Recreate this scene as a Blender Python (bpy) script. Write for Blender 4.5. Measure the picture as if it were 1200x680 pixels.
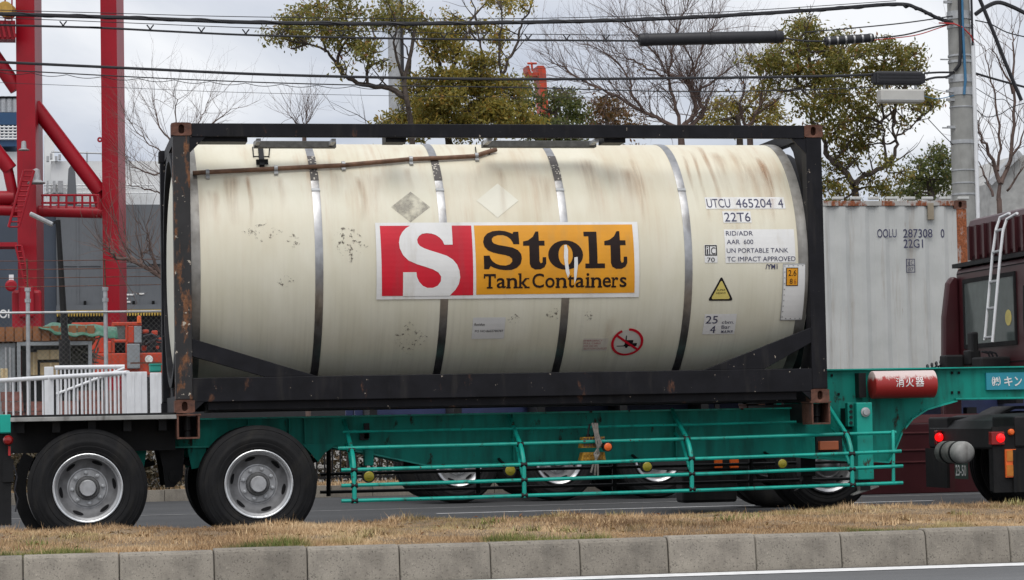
import bpy, bmesh, math, random
import numpy as np
from mathutils import Vector, Matrix
random.seed(7); rng = np.random.default_rng(7)
S = bpy.context.scene
for o in list(bpy.data.objects): bpy.data.objects.remove(o)
COL = S.collection
# ------------------------------------------------------------------ camera
FPX, PITCH, ROLL, YAW = 2905.17, .0534, .0193, .1908
CAM = np.array([-1.216, -22.156, 1.05])
sp, cp, sy, cy = math.sin(PITCH), math.cos(PITCH), math.sin(YAW), math.cos(YAW)
FW = np.array([sy*cp, cy*cp, sp]); RT = np.array([cy, -sy, 0]); UP = np.array([-sy*sp, -cy*sp, cp])
cr_, sr_ = math.cos(ROLL), math.sin(ROLL)
R2 = RT*cr_ - UP*sr_; U2 = RT*sr_ + UP*cr_
cd = bpy.data.cameras.new('camera'); cam = bpy.data.objects.new('camera', cd); COL.objects.link(cam)
m = Matrix.Identity(4)
for i in range(3):
    m[i][0] = R2[i]; m[i][1] = U2[i]; m[i][2] = -FW[i]; m[i][3] = CAM[i]
cam.matrix_world = m
cd.sensor_width = 36; cd.lens = FPX/1200*36; cd.clip_start = .1; cd.clip_end = 8000
S.camera = cam
# ------------------------------------------------------------------ sky, sun, exposure
SUN_EL, SUN_AZ = math.radians(63), math.radians(200)     # azimuth measured clockwise from +Y
W = bpy.data.worlds.new('World'); S.world = W; W.use_nodes = True
nt = W.node_tree; nt.nodes.clear(); N = nt.nodes.new; LK = nt.links.new
out = N('ShaderNodeOutputWorld'); bg = N('ShaderNodeBackground'); bg.inputs[1].default_value = .1
sky = N('ShaderNodeTexSky'); sky.sky_type = 'NISHITA'; sky.sun_disc = False
sky.sun_elevation = SUN_EL; sky.sun_rotation = SUN_AZ
tc = N('ShaderNodeTexCoord'); mp = N('ShaderNodeMapping'); mp.inputs['Scale'].default_value = (1, 1, 2.6)
n1 = N('ShaderNodeTexNoise'); n1.inputs['Scale'].default_value = 5.5; n1.inputs['Detail'].default_value = 6; n1.inputs['Roughness'].default_value = .52; n1.inputs['Distortion'].default_value = .5
rp = N('ShaderNodeValToRGB'); rp.color_ramp.elements[0].position = .34; rp.color_ramp.elements[1].position = .60
rp.color_ramp.elements[0].color = (4.0, 4.3, 5.0, 1); rp.color_ramp.elements[1].color = (7.1, 7.15, 7.3, 1)
mx = N('ShaderNodeMix'); mx.data_type = 'RGBA'; mx.inputs[0].default_value = .92
LK(tc.outputs['Generated'], mp.inputs[0]); LK(mp.outputs[0], n1.inputs['Vector']); LK(n1.outputs['Fac'], rp.inputs[0])
LK(sky.outputs[0], mx.inputs[6]); LK(rp.outputs[0], mx.inputs[7]); LK(mx.outputs[2], bg.inputs[0]); LK(bg.outputs[0], out.inputs[0])
sl = bpy.data.lights.new('sun', 'SUN'); sun = bpy.data.objects.new('sun', sl); COL.objects.link(sun)
sl.energy = 1.5; sl.angle = math.radians(50); sl.color = (1, .97, .92)
sd = Vector((math.sin(SUN_AZ)*math.cos(SUN_EL), math.cos(SUN_AZ)*math.cos(SUN_EL), math.sin(SUN_EL)))
sun.rotation_euler = sd.to_track_quat('Z', 'Y').to_euler(); sun.location = (0, -30, 40)
S.view_settings.view_transform = 'Standard'; S.view_settings.look = 'None'; S.view_settings.gamma = 1
S.view_settings.exposure = .48
S.render.engine = 'CYCLES'; S.cycles.use_denoising = True
S.cycles.max_bounces = 6; S.cycles.transparent_max_bounces = 12
# ------------------------------------------------------------------ pixel helpers (photo is 1200 x 680)
def ray(px, py):
    a_, b_ = px-600, 340-py
    a = a_*cr_ + b_*sr_; b = -a_*sr_ + b_*cr_
    return FW*FPX + RT*a + UP*b
def pt(px, py, y):
    d = ray(px, py); return CAM + d*((y-CAM[1])/d[1])
def pz(px, py, z):
    d = ray(px, py); return CAM + d*((z-CAM[2])/d[2])
def scl(y): return FPX/((y-CAM[1])/.985)
# ------------------------------------------------------------------ mesh builder
ORG = {}
class MB:
    def __init__(s): s.v = []; s.f = []
    def add(s, vs, fs):
        n = len(s.v); s.v += [tuple(map(float, q)) for q in vs]; s.f += [tuple(i+n for i in f) for f in fs]; return s
    def box(s, x0, x1, y0, y1, z0, z1):
        return s.add([(x, y, z) for x in (x0, x1) for y in (y0, y1) for z in (z0, z1)],
                     [(0,1,3,2), (4,6,7,5), (0,4,5,1), (2,3,7,6), (0,2,6,4), (1,5,7,3)])
    def bar(s, a, b, w, h, up=(0, 0, 1)):
        a = Vector(a); b = Vector(b); d = (b-a).normalized(); u = Vector(up)
        if abs(d.dot(u)) > .98: u = Vector((0, 1, 0))
        r = d.cross(u).normalized(); u = r.cross(d)
        vs = [p + r*(i*w/2) + u*(j*h/2) for p in (a, b) for i, j in ((-1,-1), (1,-1), (1,1), (-1,1))]
        return s.add(vs, [(3,2,1,0), (4,5,6,7), (0,1,5,4), (1,2,6,5), (2,3,7,6), (3,0,4,7)])
    def tube(s, path, r, n=8, caps=True):
        P = [Vector(p) for p in path]; k = len(P)
        rr = r if isinstance(r, (list, tuple)) else [r]*k
        u = None; vs = []
        for i in range(k):
            d = (P[min(i+1, k-1)] - P[max(i-1, 0)])
            d = d.normalized() if d.length > 1e-9 else Vector((0, 0, 1))
            if u is None:
                u = Vector((0, 0, 1)) if abs(d.z) < .9 else Vector((0, 1, 0))
            u = (u - d*u.dot(d)); u = u.normalized() if u.length > 1e-6 else d.orthogonal().normalized()
            w = d.cross(u)
            for j in range(n):
                t = 2*math.pi*j/n; vs.append(P[i] + (u*math.cos(t) + w*math.sin(t))*rr[i])
        fs = [(i*n+j, i*n+(j+1) % n, (i+1)*n+(j+1) % n, (i+1)*n+j) for i in range(k-1) for j in range(n)]
        if caps: fs += [tuple(range(n-1, -1, -1)), tuple((k-1)*n+j for j in range(n))]
        return s.add(vs, fs)
    def lathe(s, o, ax, prof, n=32, closed=False):
        ax = Vector(ax).normalized(); u = ax.orthogonal().normalized(); w = ax.cross(u); o = Vector(o)
        vs = [o + ax*a + (u*math.cos(2*math.pi*j/n) + w*math.sin(2*math.pi*j/n))*r for a, r in prof for j in range(n)]
        k = len(prof); fs = [(i*n+j, i*n+(j+1) % n, (i+1)*n+(j+1) % n, (i+1)*n+j) for i in range(k-1) for j in range(n)]
        if closed: fs += [((k-1)*n+j, (k-1)*n+(j+1) % n, (j+1) % n, j) for j in range(n)]
        return s.add(vs, fs)
    def prism(s, poly, y0, y1):
        n = len(poly); vs = [(x, y, z) for y in (y0, y1) for x, z in poly]
        fs = [tuple(range(n)), tuple(range(2*n-1, n-1, -1))] + [(i, i+n, (i+1) % n+n, (i+1) % n) for i in range(n)]
        return s.add(vs, fs)
    def plan(s, poly, z0, z1):
        n = len(poly); vs = [(x, y, z) for z in (z0, z1) for x, y in poly]
        fs = [tuple(range(n-1, -1, -1)), tuple(range(n, 2*n))] + [(i, (i+1) % n, (i+1) % n+n, i+n) for i in range(n)]
        return s.add(vs, fs)
    def pbox(s, px0, px1, py0, py1, y, depth):
        mxp, myp = (px0+px1)/2, (py0+py1)/2
        return s.box(pt(px0, myp, y)[0], pt(px1, myp, y)[0], y, y+depth, pt(mxp, py1, y)[2], pt(mxp, py0, y)[2])
    def mesh(s, name, org=(0, 0, 0), smooth=False):
        me = bpy.data.meshes.new(name)
        v = np.array(s.v).reshape(-1, 3) - np.array(org)
        me.from_pydata(v.tolist(), [], s.f); 
        bm = bmesh.new(); bm.from_mesh(me); bmesh.ops.recalc_face_normals(bm, faces=bm.faces); bm.to_mesh(me); bm.free()
        if smooth:
            me.polygons.foreach_set('use_smooth', [True]*len(me.polygons))
            try: me.set_sharp_from_angle(angle=math.radians(smooth if smooth is not True else 40))
            except Exception: pass
        return me
    def build(s, name, mat, parent=None, smooth=False, bevel=0, **tags):
        org = ORG.get(parent.name, (0, 0, 0)) if parent else (0, 0, 0)
        return link(name, s.mesh(name, org, smooth), mat, parent, bevel=bevel, **tags)
def link(name, me, mat, parent=None, bevel=0, loc=None, **tags):
    o = bpy.data.objects.new(name, me); COL.objects.link(o)
    if mat is not None and not me.materials: me.materials.append(mat)
    org = np.array(ORG.get(parent.name, (0, 0, 0))) if parent else np.zeros(3)
    if parent: o.parent = parent
    if loc is not None:
        o.location = tuple(np.array(loc)-org); ORG[o.name] = tuple(loc)
    else: ORG[o.name] = tuple(org)
    if bevel:
        b = o.modifiers.new('bevel', 'BEVEL'); b.width = bevel; b.segments = 2; b.limit_method = 'ANGLE'; b.angle_limit = math.radians(50)
    for k, v in tags.items(): o[k] = v
    return o
def thing(name, label, cat, loc, group=None):
    o = bpy.data.objects.new(name, None); COL.objects.link(o); o.location = tuple(loc); o.empty_display_size = .2
    o['label'] = label; o['category'] = cat
    if group: o['group'] = group
    ORG[o.name] = tuple(loc); return o
def TAG(label, cat, group=None):
    d = dict(label=label, category=cat)
    if group: d['group'] = group
    return d
STRUCT = dict(kind='structure')
# ------------------------------------------------------------------ materials
def newmat(name):
    mt = bpy.data.materials.new(name); mt.use_nodes = True
    t = mt.node_tree; b = t.nodes['Principled BSDF']; return mt, t, b
def noise(t, scale, detail=4, vec=None, rough=.55, stretch=None, coord='Object'):
    n = t.nodes.new('ShaderNodeTexNoise'); n.inputs['Scale'].default_value = scale; n.inputs['Detail'].default_value = detail; n.inputs['Roughness'].default_value = rough
    c = t.nodes.new('ShaderNodeTexCoord'); src = c.outputs[coord]
    if stretch:
        mpn = t.nodes.new('ShaderNodeMapping'); mpn.inputs['Scale'].default_value = stretch; t.links.new(src, mpn.inputs[0]); src = mpn.outputs[0]
    t.links.new(src, n.inputs['Vector']); return n
def ramp(t, fac, stops):
    r = t.nodes.new('ShaderNodeValToRGB'); e = r.color_ramp.elements
    while len(e) < len(stops): e.new(.5)
    for i, (p, c) in enumerate(stops):
        e[i].position = p; e[i].color = (c[0], c[1], c[2], 1) if isinstance(c, (tuple, list)) else (c, c, c, 1)
    t.links.new(fac, r.inputs[0]); return r.outputs[0]
def mix(t, fac, a, b, mode='MIX'):
    mm = t.nodes.new('ShaderNodeMix'); mm.data_type = 'RGBA'; mm.blend_type = mode
    for s, v in ((0, fac), (6, a), (7, b)):
        if hasattr(v, 'is_output'): t.links.new(v, mm.inputs[s])
        elif s == 0: mm.inputs[0].default_value = v
        else: mm.inputs[s].default_value = (v[0], v[1], v[2], 1)
    return mm.outputs[2]
def bump(t, b, h, strength, dist=.01):
    bn = t.nodes.new('ShaderNodeBump'); bn.inputs['Strength'].default_value = strength; bn.inputs['Distance'].default_value = dist
    t.links.new(h, bn.inputs['Height']); t.links.new(bn.outputs[0], b.inputs['Normal'])
def M(name, col, rough=.55, metal=0., var=.18, scale=5, rust=0, rustcol=(.16, .06, .025), rscale=7, dirt=0, dirtcol=(.06, .05, .04), bmp=0, bscale=90, chips=0, chipcol=(.5, .47, .42), spec=.5):
    mt, t, b = newmat(name)
    c0 = tuple(max(0, x*(1-var)) for x in col); c1 = tuple(min(1, x*(1+var)) for x in col)
    n = noise(t, scale, 5); c = ramp(t, n.outputs['Fac'], [(.3, c0), (.7, c1)])
    if dirt:
        n = noise(t, 3, 6, stretch=(3, 3, .5)); f = ramp(t, n.outputs['Fac'], [(.62-.35*dirt, 0.), (.85-.2*dirt, .85)]); c = mix(t, f, c, dirtcol)
    rg = None
    if rust:
        n = noise(t, rscale, 8, rough=.68, stretch=(1, 1, .45)); f = ramp(t, n.outputs['Fac'], [(.66-.3*rust, 0.), (.72-.28*rust, 1.)])
        n2 = noise(t, 40, 3); rc = ramp(t, n2.outputs['Fac'], [(.3, tuple(x*.6 for x in rustcol)), (.7, tuple(x*1.5 for x in rustcol))])
        c = mix(t, f, c, rc); rg = f
    if chips:
        n = noise(t, 16, 3, rough=.7); f = ramp(t, n.outputs['Fac'], [(.72-.1*chips, 0.), (.74-.1*chips, 1.)]); c = mix(t, f, c, chipcol)
    t.links.new(c, b.inputs['Base Color']); b.inputs['Roughness'].default_value = rough; b.inputs['Metallic'].default_value = metal; b.inputs['Specular IOR Level'].default_value = spec
    if rg is not None:
        q = ramp(t, rg, [(0., rough), (1., .9)]); t.links.new(q, b.inputs['Roughness'])
    if bmp: bump(t, b, noise(t, bscale, 4).outputs['Fac'], bmp)
    return mt
def flat(name, col, rough=.6, var=.06, emit=0):
    mt = M(name, col, rough, var=var, scale=9)
    if emit:
        b = mt.node_tree.nodes['Principled BSDF']; b.inputs['Emission Color'].default_value = (*col, 1); b.inputs['Emission Strength'].default_value = emit
    return mt
mat = {}
mat['black_frame'] = M('black_frame_paint', (.010, .010, .013), .55, var=.35, rust=.10, rscale=5, rustcol=(.09, .045, .03), dirt=.16, dirtcol=(.035, .032, .03), chips=.3, chipcol=(.35, .3, .25), spec=.18)
mat['rust_post'] = M('rusty_black_post', (.018, .017, .018), .6, var=.35, rust=.5, rscale=6, rustcol=(.17, .075, .035), chips=.75, chipcol=(.45, .40, .33))
mat['casting'] = M('rusty_casting', (.12, .05, .032), .8, var=.4, scale=18, rust=.4, rustcol=(.075, .04, .03), bmp=.3)
mat['dark'] = M('near_black', (.007, .007, .008), .8, var=.4, spec=.2)  # near-black for small parts and the painted hand holes
mat['teal'] = M('teal_paint', (.006, .34, .27), .42, var=.16, scale=2.5, rust=.2, rscale=9, rustcol=(.045, .024, .014), dirt=.25, dirtcol=(.01, .10, .08), chips=.45, chipcol=(.05, .03, .018), spec=.4)
mat['teal_web'] = M('teal_paint_dark', (.005, .235, .185), .6, var=.22, scale=2, rust=.15, rscale=6, rustcol=(.03, .022, .016), dirt=.5, dirtcol=(.008, .075, .06), spec=.25)  # darker teal for webs and recessed trailer parts
mat['rubber'] = M('tyre_rubber', (.011, .011, .012), .8, var=.25, scale=7, dirt=.3, dirtcol=(.026, .024, .021), bmp=.15, bscale=50, spec=.25)
mat['rim'] = M('silver_rim', (.42, .425, .435), .42, metal=.35, var=.18, scale=12, dirt=.4, dirtcol=(.11, .105, .10))
mat['steel'] = M('bare_steel', (.40, .40, .405), .38, metal=1, var=.15, scale=14, dirt=.3, dirtcol=(.17, .155, .14))
mat['galv'] = M('galvanised', (.42, .43, .44), .5, metal=.5, var=.18, scale=10)
mat['chrome'] = M('chrome', (.42, .42, .43), .3, metal=1, var=.15, scale=12, dirt=.3, dirtcol=(.1, .1, .1))
mat['chassis_black'] = M('chassis_black', (.009, .009, .010), .6, var=.4, scale=6, dirt=.15, dirtcol=(.022, .02, .018), spec=.3)
mat['deck'] = M('deck_steel', (.30, .30, .29), .65, var=.25, scale=8, dirt=.2)
mat['pipe'] = M('brown_pipe', (.16, .085, .05), .7, var=.4, scale=12)
mat['yellow_lamp'] = flat('yellow_lamp', (.30, .25, .02), .3)
mat['orange_lamp'] = flat('orange_lamp', (.75, .13, .02), .3)
mat['amber_dull'] = flat('amber_dull', (.30, .075, .025), .4)
mat['red_lens'] = flat('red_lens', (.25, .012, .012), .2)
mat['red_lit'] = flat('red_lit', (1, .006, .008), .3, emit=.9)
mat['maroon'] = M('maroon_paint', (.050, .011, .014), .35, var=.15, scale=3, dirt=.1, dirtcol=(.04, .025, .022))
mat['white_paint'] = M('white_paint', (.74, .75, .77), .45, var=.06, scale=6, dirt=.12, dirtcol=(.45, .44, .42))
mat['red_paint'] = M('crane_red', (.30, .004, .014), .45, var=.12, scale=.6, dirt=.12, dirtcol=(.17, .012, .02), spec=.35)
mat['red_paint2'] = mat['red_paint']
mat['orange_paint'] = M('machine_orange', (.50, .045, .012), .5, var=.2, scale=2, dirt=.35, dirtcol=(.16, .04, .02))
mat['cable'] = M('black_cable', (.014, .014, .018), .55, var=.2)
mat['blue_cable'] = flat('blue_cable', (.04, .16, .30))
mat['red_cable'] = flat('red_cable', (.45, .03, .03))
mat['concrete_pole'] = M('concrete_pole', (.30, .30, .285), .85, var=.15, scale=5, dirt=.2, dirtcol=(.2, .19, .17), bmp=.15)
mat['bark'] = M('bark', (.075, .058, .048), .9, var=.45, scale=14, bmp=.4, bscale=40)
mat['twig'] = M('twig_bark', (.125, .085, .072), .9, var=.35, scale=6)
mat['black_ink'] = M('black_ink', (.014, .012, .014), .6, var=.2, spec=.2)
mat['navy_ink'] = flat('navy_ink', (.035, .035, .09), .5, .2)
mat['white_vinyl'] = M('white_vinyl', (.76, .76, .75), .45, var=.06, scale=4, dirt=.22, dirtcol=(.58, .55, .48))
mat['red_vinyl'] = M('red_vinyl', (.58, .004, .022), .5, var=.12, scale=3, dirt=.2, dirtcol=(.46, .03, .045))
mat['orange_vinyl'] = M('orange_vinyl', (.74, .32, .012), .45, var=.1, scale=3, dirt=.25, dirtcol=(.58, .29, .05))
mat['yellow_vinyl'] = M('yellow_vinyl', (.66, .55, .16), .45, var=.15, scale=6)
mat['sign_blue'] = flat('sign_blue', (.02, .27, .36), .4)
mat['glass'] = flat('dark_glass', (.09, .11, .105), .12, .1)
# tank cladding
mt, t, b = newmat('cream_cladding')
n = noise(t, 3, 5, stretch=(1.2, .5, .5)); c = ramp(t, n.outputs['Fac'], [(.3, (.68, .655, .52)), (.7, (.77, .75, .63))])
n = noise(t, 1, 6, stretch=(26, 1.2, 1.2), rough=.6); f = ramp(t, n.outputs['Fac'], [(.45, 0.), (.85, .18)]); c = mix(t, f, c, (.50, .45, .33))
# rain-washed rust runs from the top fittings: brown streaks with their own shape, thinning out down the side
tcn = t.nodes.new('ShaderNodeTexCoord'); sx = t.nodes.new('ShaderNodeSeparateXYZ'); t.links.new(tcn.outputs['Object'], sx.inputs[0])
mr = t.nodes.new('ShaderNodeMapRange'); mr.inputs[1].default_value = 1.2; mr.inputs[2].default_value = 1.95; t.links.new(sx.outputs['Z'], mr.inputs[0])
n = noise(t, 1, 7, stretch=(2.6, .55, .7), rough=.62); f1 = ramp(t, n.outputs['Fac'], [(.46, 0.), (.64, .8)])
n = noise(t, 1, 6, stretch=(16, .9, .6), rough=.65); f2 = ramp(t, n.outputs['Fac'], [(.42, .12), (.66, .85)])
mu = t.nodes.new('ShaderNodeMath'); mu.operation = 'MULTIPLY'; t.links.new(f1, mu.inputs[0]); t.links.new(f2, mu.inputs[1])
mu2 = t.nodes.new('ShaderNodeMath'); mu2.operation = 'MULTIPLY'; t.links.new(mu.outputs[0], mu2.inputs[0]); t.links.new(mr.outputs[0], mu2.inputs[1])
c = mix(t, mu2.outputs[0], c, (.46, .28, .15))
n = noise(t, 1, 5, stretch=(1.1, .6, .8), rough=.6); fw = ramp(t, n.outputs['Fac'], [(.32, .04), (.64, .5)])
mwz = t.nodes.new('ShaderNodeMapRange'); mwz.inputs[1].default_value = .9; mwz.inputs[2].default_value = 1.8; t.links.new(sx.outputs['Z'], mwz.inputs[0])
mw = t.nodes.new('ShaderNodeMath'); mw.operation = 'MULTIPLY'; t.links.new(fw, mw.inputs[0]); t.links.new(mwz.outputs[0], mw.inputs[1])
c = mix(t, mw.outputs[0], c, (.63, .54, .385))
n = noise(t, 1, 5, stretch=(30, 1, .8)); f = ramp(t, n.outputs['Fac'], [(.5, 0.), (.75, .22)]); 
mr2 = t.nodes.new('ShaderNodeMapRange'); mr2.inputs[1].default_value = 1.5; mr2.inputs[2].default_value = .5; t.links.new(sx.outputs['Z'], mr2.inputs[0])
mu3 = t.nodes.new('ShaderNodeMath'); mu3.operation = 'MULTIPLY'; t.links.new(f, mu3.inputs[0]); t.links.new(mr2.outputs[0], mu3.inputs[1])
c = mix(t, mu3.outputs[0], c, (.36, .34, .27))
t.links.new(c, b.inputs['Base Color']); b.inputs['Roughness'].default_value = .42
bump(t, b, noise(t, 1, 3, stretch=(5, 2, 2)).outputs['Fac'], .12, .02)
mat['cream'] = mt
# residue of torn-off placards
mt, t, b = newmat('glue_residue'); b.inputs['Base Color'].default_value = (.13, .11, .09, 1); b.inputs['Roughness'].default_value = .8
n = noise(t, 26, 6, rough=.7); f = ramp(t, n.outputs['Fac'], [(.55, 0.), (.64, .8)]); t.links.new(f, b.inputs['Alpha']); mat['residue'] = mt
mt, t, b = newmat('grey_film'); b.inputs['Base Color'].default_value = (.30, .28, .24, 1); b.inputs['Roughness'].default_value = .5
n = noise(t, 9, 5, rough=.6); f = ramp(t, n.outputs['Fac'], [(.40, .1), (.62, .6)]); t.links.new(f, b.inputs['Alpha']); mat['film'] = mt
# perforated steel
mt, t, b = newmat('perforated_steel'); vo = t.nodes.new('ShaderNodeTexVoronoi'); vo.inputs['Scale'].default_value = 34
tcn = t.nodes.new('ShaderNodeTexCoord'); t.links.new(tcn.outputs['Object'], vo.inputs['Vector'])
c = ramp(t, vo.outputs['Distance'], [(.26, (.62, .58, .5)), (.34, (.10, .09, .085))]); t.links.new(c, b.inputs['Base Color']); b.inputs['Roughness'].default_value = .55; b.inputs['Metallic'].default_value = .3
mat['perforated'] = mt
# asphalt
def asphalt(name, lo, hi):
    mt, t, b = newmat(name)
    n = noise(t, 180, 3, rough=.7); c = ramp(t, n.outputs['Fac'], [(.35, lo), (.68, hi)])
    n = noise(t, .9, 6, stretch=(.35, 1, 1)); f = ramp(t, n.outputs['Fac'], [(.35, .72), (.7, 1.15)]); c = mix(t, 1., c, f, 'MULTIPLY')
    t.links.new(c, b.inputs['Base Color']); b.inputs['Roughness'].default_value = .85
    bump(t, b, noise(t, 140, 3).outputs['Fac'], .35, .006); return mt
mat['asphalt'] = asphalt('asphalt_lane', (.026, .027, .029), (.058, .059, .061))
mat['asphalt_near'] = asphalt('asphalt_near', (.095, .097, .10), (.17, .172, .175))
mat['marking'] = M('road_paint', (.74, .74, .74), .7, var=.08, scale=20, dirt=.3, dirtcol=(.4, .4, .4))
mat['marking_mid'] = M('road_paint_mid', (.5, .5, .5), .8, var=.2, scale=12, dirt=.5, dirtcol=(.2, .2, .2))
mat['marking_worn'] = M('road_paint_worn', (.20, .20, .20), .8, var=.3, scale=10, dirt=.7, dirtcol=(.10, .10, .10))
# kerb concrete
mt, t, b = newmat('kerb_concrete')
n = noise(t, 2.2, 6); c = ramp(t, n.outputs['Fac'], [(.3, (.185, .173, .158)), (.7, (.295, .28, .255))])
n = noise(t, 75, 4, rough=.7); f = ramp(t, n.outputs['Fac'], [(.56, 0.), (.66, .85)]); c = mix(t, f, c, (.06, .055, .05))
n = noise(t, 110, 2, rough=.6); f = ramp(t, n.outputs['Fac'], [(.64, 0.), (.7, .6)]); c = mix(t, f, c, (.46, .44, .40))
n = noise(t, 7, 6, stretch=(1, 1, .5), rough=.65); f = ramp(t, n.outputs['Fac'], [(.5, 0.), (.7, .45)]); c = mix(t, f, c, (.10, .092, .085))
oi = t.nodes.new('ShaderNodeObjectInfo'); c = mix(t, 1., c, ramp(t, oi.outputs['Random'], [(0., (.84, .79, .72)), (.5, (1., .95, .87)), (1., (1.12, 1.06, .97))]), 'MULTIPLY')
n = noise(t, 4, 7, rough=.7, stretch=(1.4, 1, .35), coord='Object'); n.noise_dimensions = '4D'; mrw = t.nodes.new('ShaderNodeMath'); mrw.operation = 'MULTIPLY'; mrw.inputs[1].default_value = 50; t.links.new(oi.outputs['Random'], mrw.inputs[0]); t.links.new(mrw.outputs[0], n.inputs['W'])
f = ramp(t, n.outputs['Fac'], [(.52, 0.), (.68, .4)]); c = mix(t, f, c, (.09, .085, .075))
t.links.new(c, b.inputs['Base Color']); b.inputs['Roughness'].default_value = .9
bump(t, b, noise(t, 60, 5, rough=.7).outputs['Fac'], .5, .008); mat['kerb'] = mt
mat['joint'] = M('joint_dirt', (.035, .03, .027), .95, var=.3, scale=30)
mat['soil'] = M('verge_soil', (.17, .12, .07), .95, var=.35, scale=9, bmp=.5, bscale=30)
mat['gutter'] = M('gutter_dirt', (.075, .068, .06), .95, var=.4, scale=25, bmp=.4)
# leaf / grass colours by a per-face random attribute
def leafmat(name, stops, trans=.5, rough=.5):
    mt, t, b = newmat(name); a = t.nodes.new('ShaderNodeAttribute'); a.attribute_name = 'rnd'
    c = ramp(t, a.outputs['Fac'], stops)
    n = noise(t, 1.3, 3); f = ramp(t, n.outputs['Fac'], [(.3, 1.0), (.7, 1.6)]); c = mix(t, 1., c, f, 'MULTIPLY')
    t.links.new(c, b.inputs['Base Color']); b.inputs['Roughness'].default_value = rough
    tr = t.nodes.new('ShaderNodeBsdfTranslucent'); t.links.new(c, tr.inputs[0]); ms = t.nodes.new('ShaderNodeMixShader'); ms.inputs[0].default_value = trans
    o = t.nodes['Material Output']; t.links.new(b.outputs[0], ms.inputs[1]); t.links.new(tr.outputs[0], ms.inputs[2]); t.links.new(ms.outputs[0], o.inputs[0]); return mt
mat['leaf_olive'] = leafmat('leaf_olive', [(0., (.085, .095, .025)), (.4, (.17, .165, .04)), (.75, (.27, .21, .05)), (1., (.24, .10, .04))])
mat['leaf_gold'] = leafmat('leaf_gold', [(0., (.11, .115, .03)), (.35, (.22, .20, .045)), (.75, (.36, .27, .055)), (1., (.34, .18, .04))])
mat['leaf_green'] = leafmat('leaf_green', [(0., (.05, .07, .024)), (.5, (.11, .13, .04)), (.85, (.19, .19, .05)), (1., (.22, .14, .05))])
mat['leaf_rust'] = leafmat('leaf_rust', [(0., (.08, .055, .02)), (.5, (.15, .09, .03)), (1., (.19, .08, .03))])
mt, t, b = newmat('dry_grass'); a = t.nodes.new('ShaderNodeAttribute'); a.attribute_name = 'rnd'
c = ramp(t, a.outputs['Fac'], [(0., (.17, .105, .055)), (.35, (.44, .285, .15)), (.7, (.58, .40, .225)), (1., (.70, .53, .32))])
a2 = t.nodes.new('ShaderNodeAttribute'); a2.attribute_name = 'green'
c = mix(t, a2.outputs['Fac'], c, mix(t, a.outputs['Fac'], (.06, .10, .018), (.23, .27, .06)))
t.links.new(c, b.inputs['Base Color']); b.inputs['Roughness'].default_value = .8; mat['grass'] = mt

# ================================================================== SETTING
def sheet(name, x0, x1, y0, y1, z, mt, **tags):
    return MB().add([(x0, y0, z), (x1, y0, z), (x1, y1, z), (x0, y1, z)], [(0, 1, 2, 3)]).build(name, mt, **tags)
mat['yard'] = M('yard_ground', (.17, .16, .145), .95, var=.3, scale=.6, bmp=.2, bscale=8)
mat['water'] = M('harbour_water', (.035, .05, .055), .12, var=.2, scale=.3, bmp=.25, bscale=1.2)
sheet('ground', -400, 400, -300, 112, -.06, mat['yard'], **STRUCT)
sheet('water', -4000, 4000, 112, 6000, -2.4, mat['water'], **STRUCT)
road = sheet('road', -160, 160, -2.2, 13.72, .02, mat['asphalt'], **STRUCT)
nroad = sheet('near_road', -160, 160, -40, -6.05, .03, mat['asphalt_near'], **STRUCT)
mb = MB().add([(-60, -6.50, .034), (60, -6.50, .034), (60, -6.205, .034), (-60, -6.205, .034)], [(0, 1, 2, 3)]); mb.build('edge_line', mat['marking'], nroad)
mb = MB().add([(-60, -6.205, .034), (60, -6.205, .034), (60, -6.09, .036), (-60, -6.09, .036)], [(0, 1, 2, 3)]); mb.build('gutter_dirt', mat['gutter'], nroad)
for x0 in (-7.8, 3.3, 14.4):
    MB().add([(x0, 5.98, .024), (x0+6, 5.98, .024), (x0+6, 6.12, .024), (x0, 6.12, .024)], [(0, 1, 2, 3)]).build('lane_dash', mat['marking_mid'], road)
MB().add([(-60, 7.9, .024), (60, 7.9, .024), (60, 8.05, .024), (-60, 8.05, .024)], [(0, 1, 2, 3)]).build('lane_line', mat['marking_worn'], road)
sheet('far_pavement', -160, 160, 13.9, 111.9, .16, mat['yard'], **STRUCT)
# near kerb, block by block (0.6 m blocks), face leaning back a little
kx0 = pt(139.5, 648.5, -6.11)[0]
kerb = MB().box(-20, 20, -6.04, -5.99, -.02, .235).build('kerb', mat['joint'], **STRUCT)
prof = [(-6.150, .0), (-6.124, .225), (-6.117, .250), (-6.100, .264), (-6.075, .270), (-5.965, .270), (-5.965, .0)]
kb = []
for v in range(4):
    q = MB(); L = .6-.006
    n = len(prof); xs = [0, .006, L-.006, L]
    for i, x in enumerate(xs):
        ins = .006 if i in (0, 3) else 0
        for (y, z) in prof: q.v.append((x, y+(ins if y < -6.05 else -ins), z-(ins if z > .1 else 0)+random.uniform(-.0015, .0015)))
    q.f = [(i*n+j, i*n+(j+1) % n, (i+1)*n+(j+1) % n, (i+1)*n+j) for i in range(3) for j in range(n)] + [tuple(range(n)), tuple(range(4*n-1, 3*n-1, -1))]
    kb.append(q.mesh('kerb_block'))
for i in range(-14, 26):
    o = link('kerb_block', kb[i % 4], mat['kerb'], kerb, loc=(kx0+i*.6+.003, random.uniform(-.007, .007), random.uniform(-.005, .005)))
# far kerb
fk = MB().box(-30, 30, 13.80, 13.88, -.02, .17).build('far_kerb', mat['joint'], **STRUCT)
fm = MB().box(0, .592, 13.72, 13.90, .0, .185).mesh('kerb_block')
for i in range(-14, 30): link('kerb_block', fm, mat['kerb'], fk, loc=(i*.6, 0, random.uniform(-.004, .004)))
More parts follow.
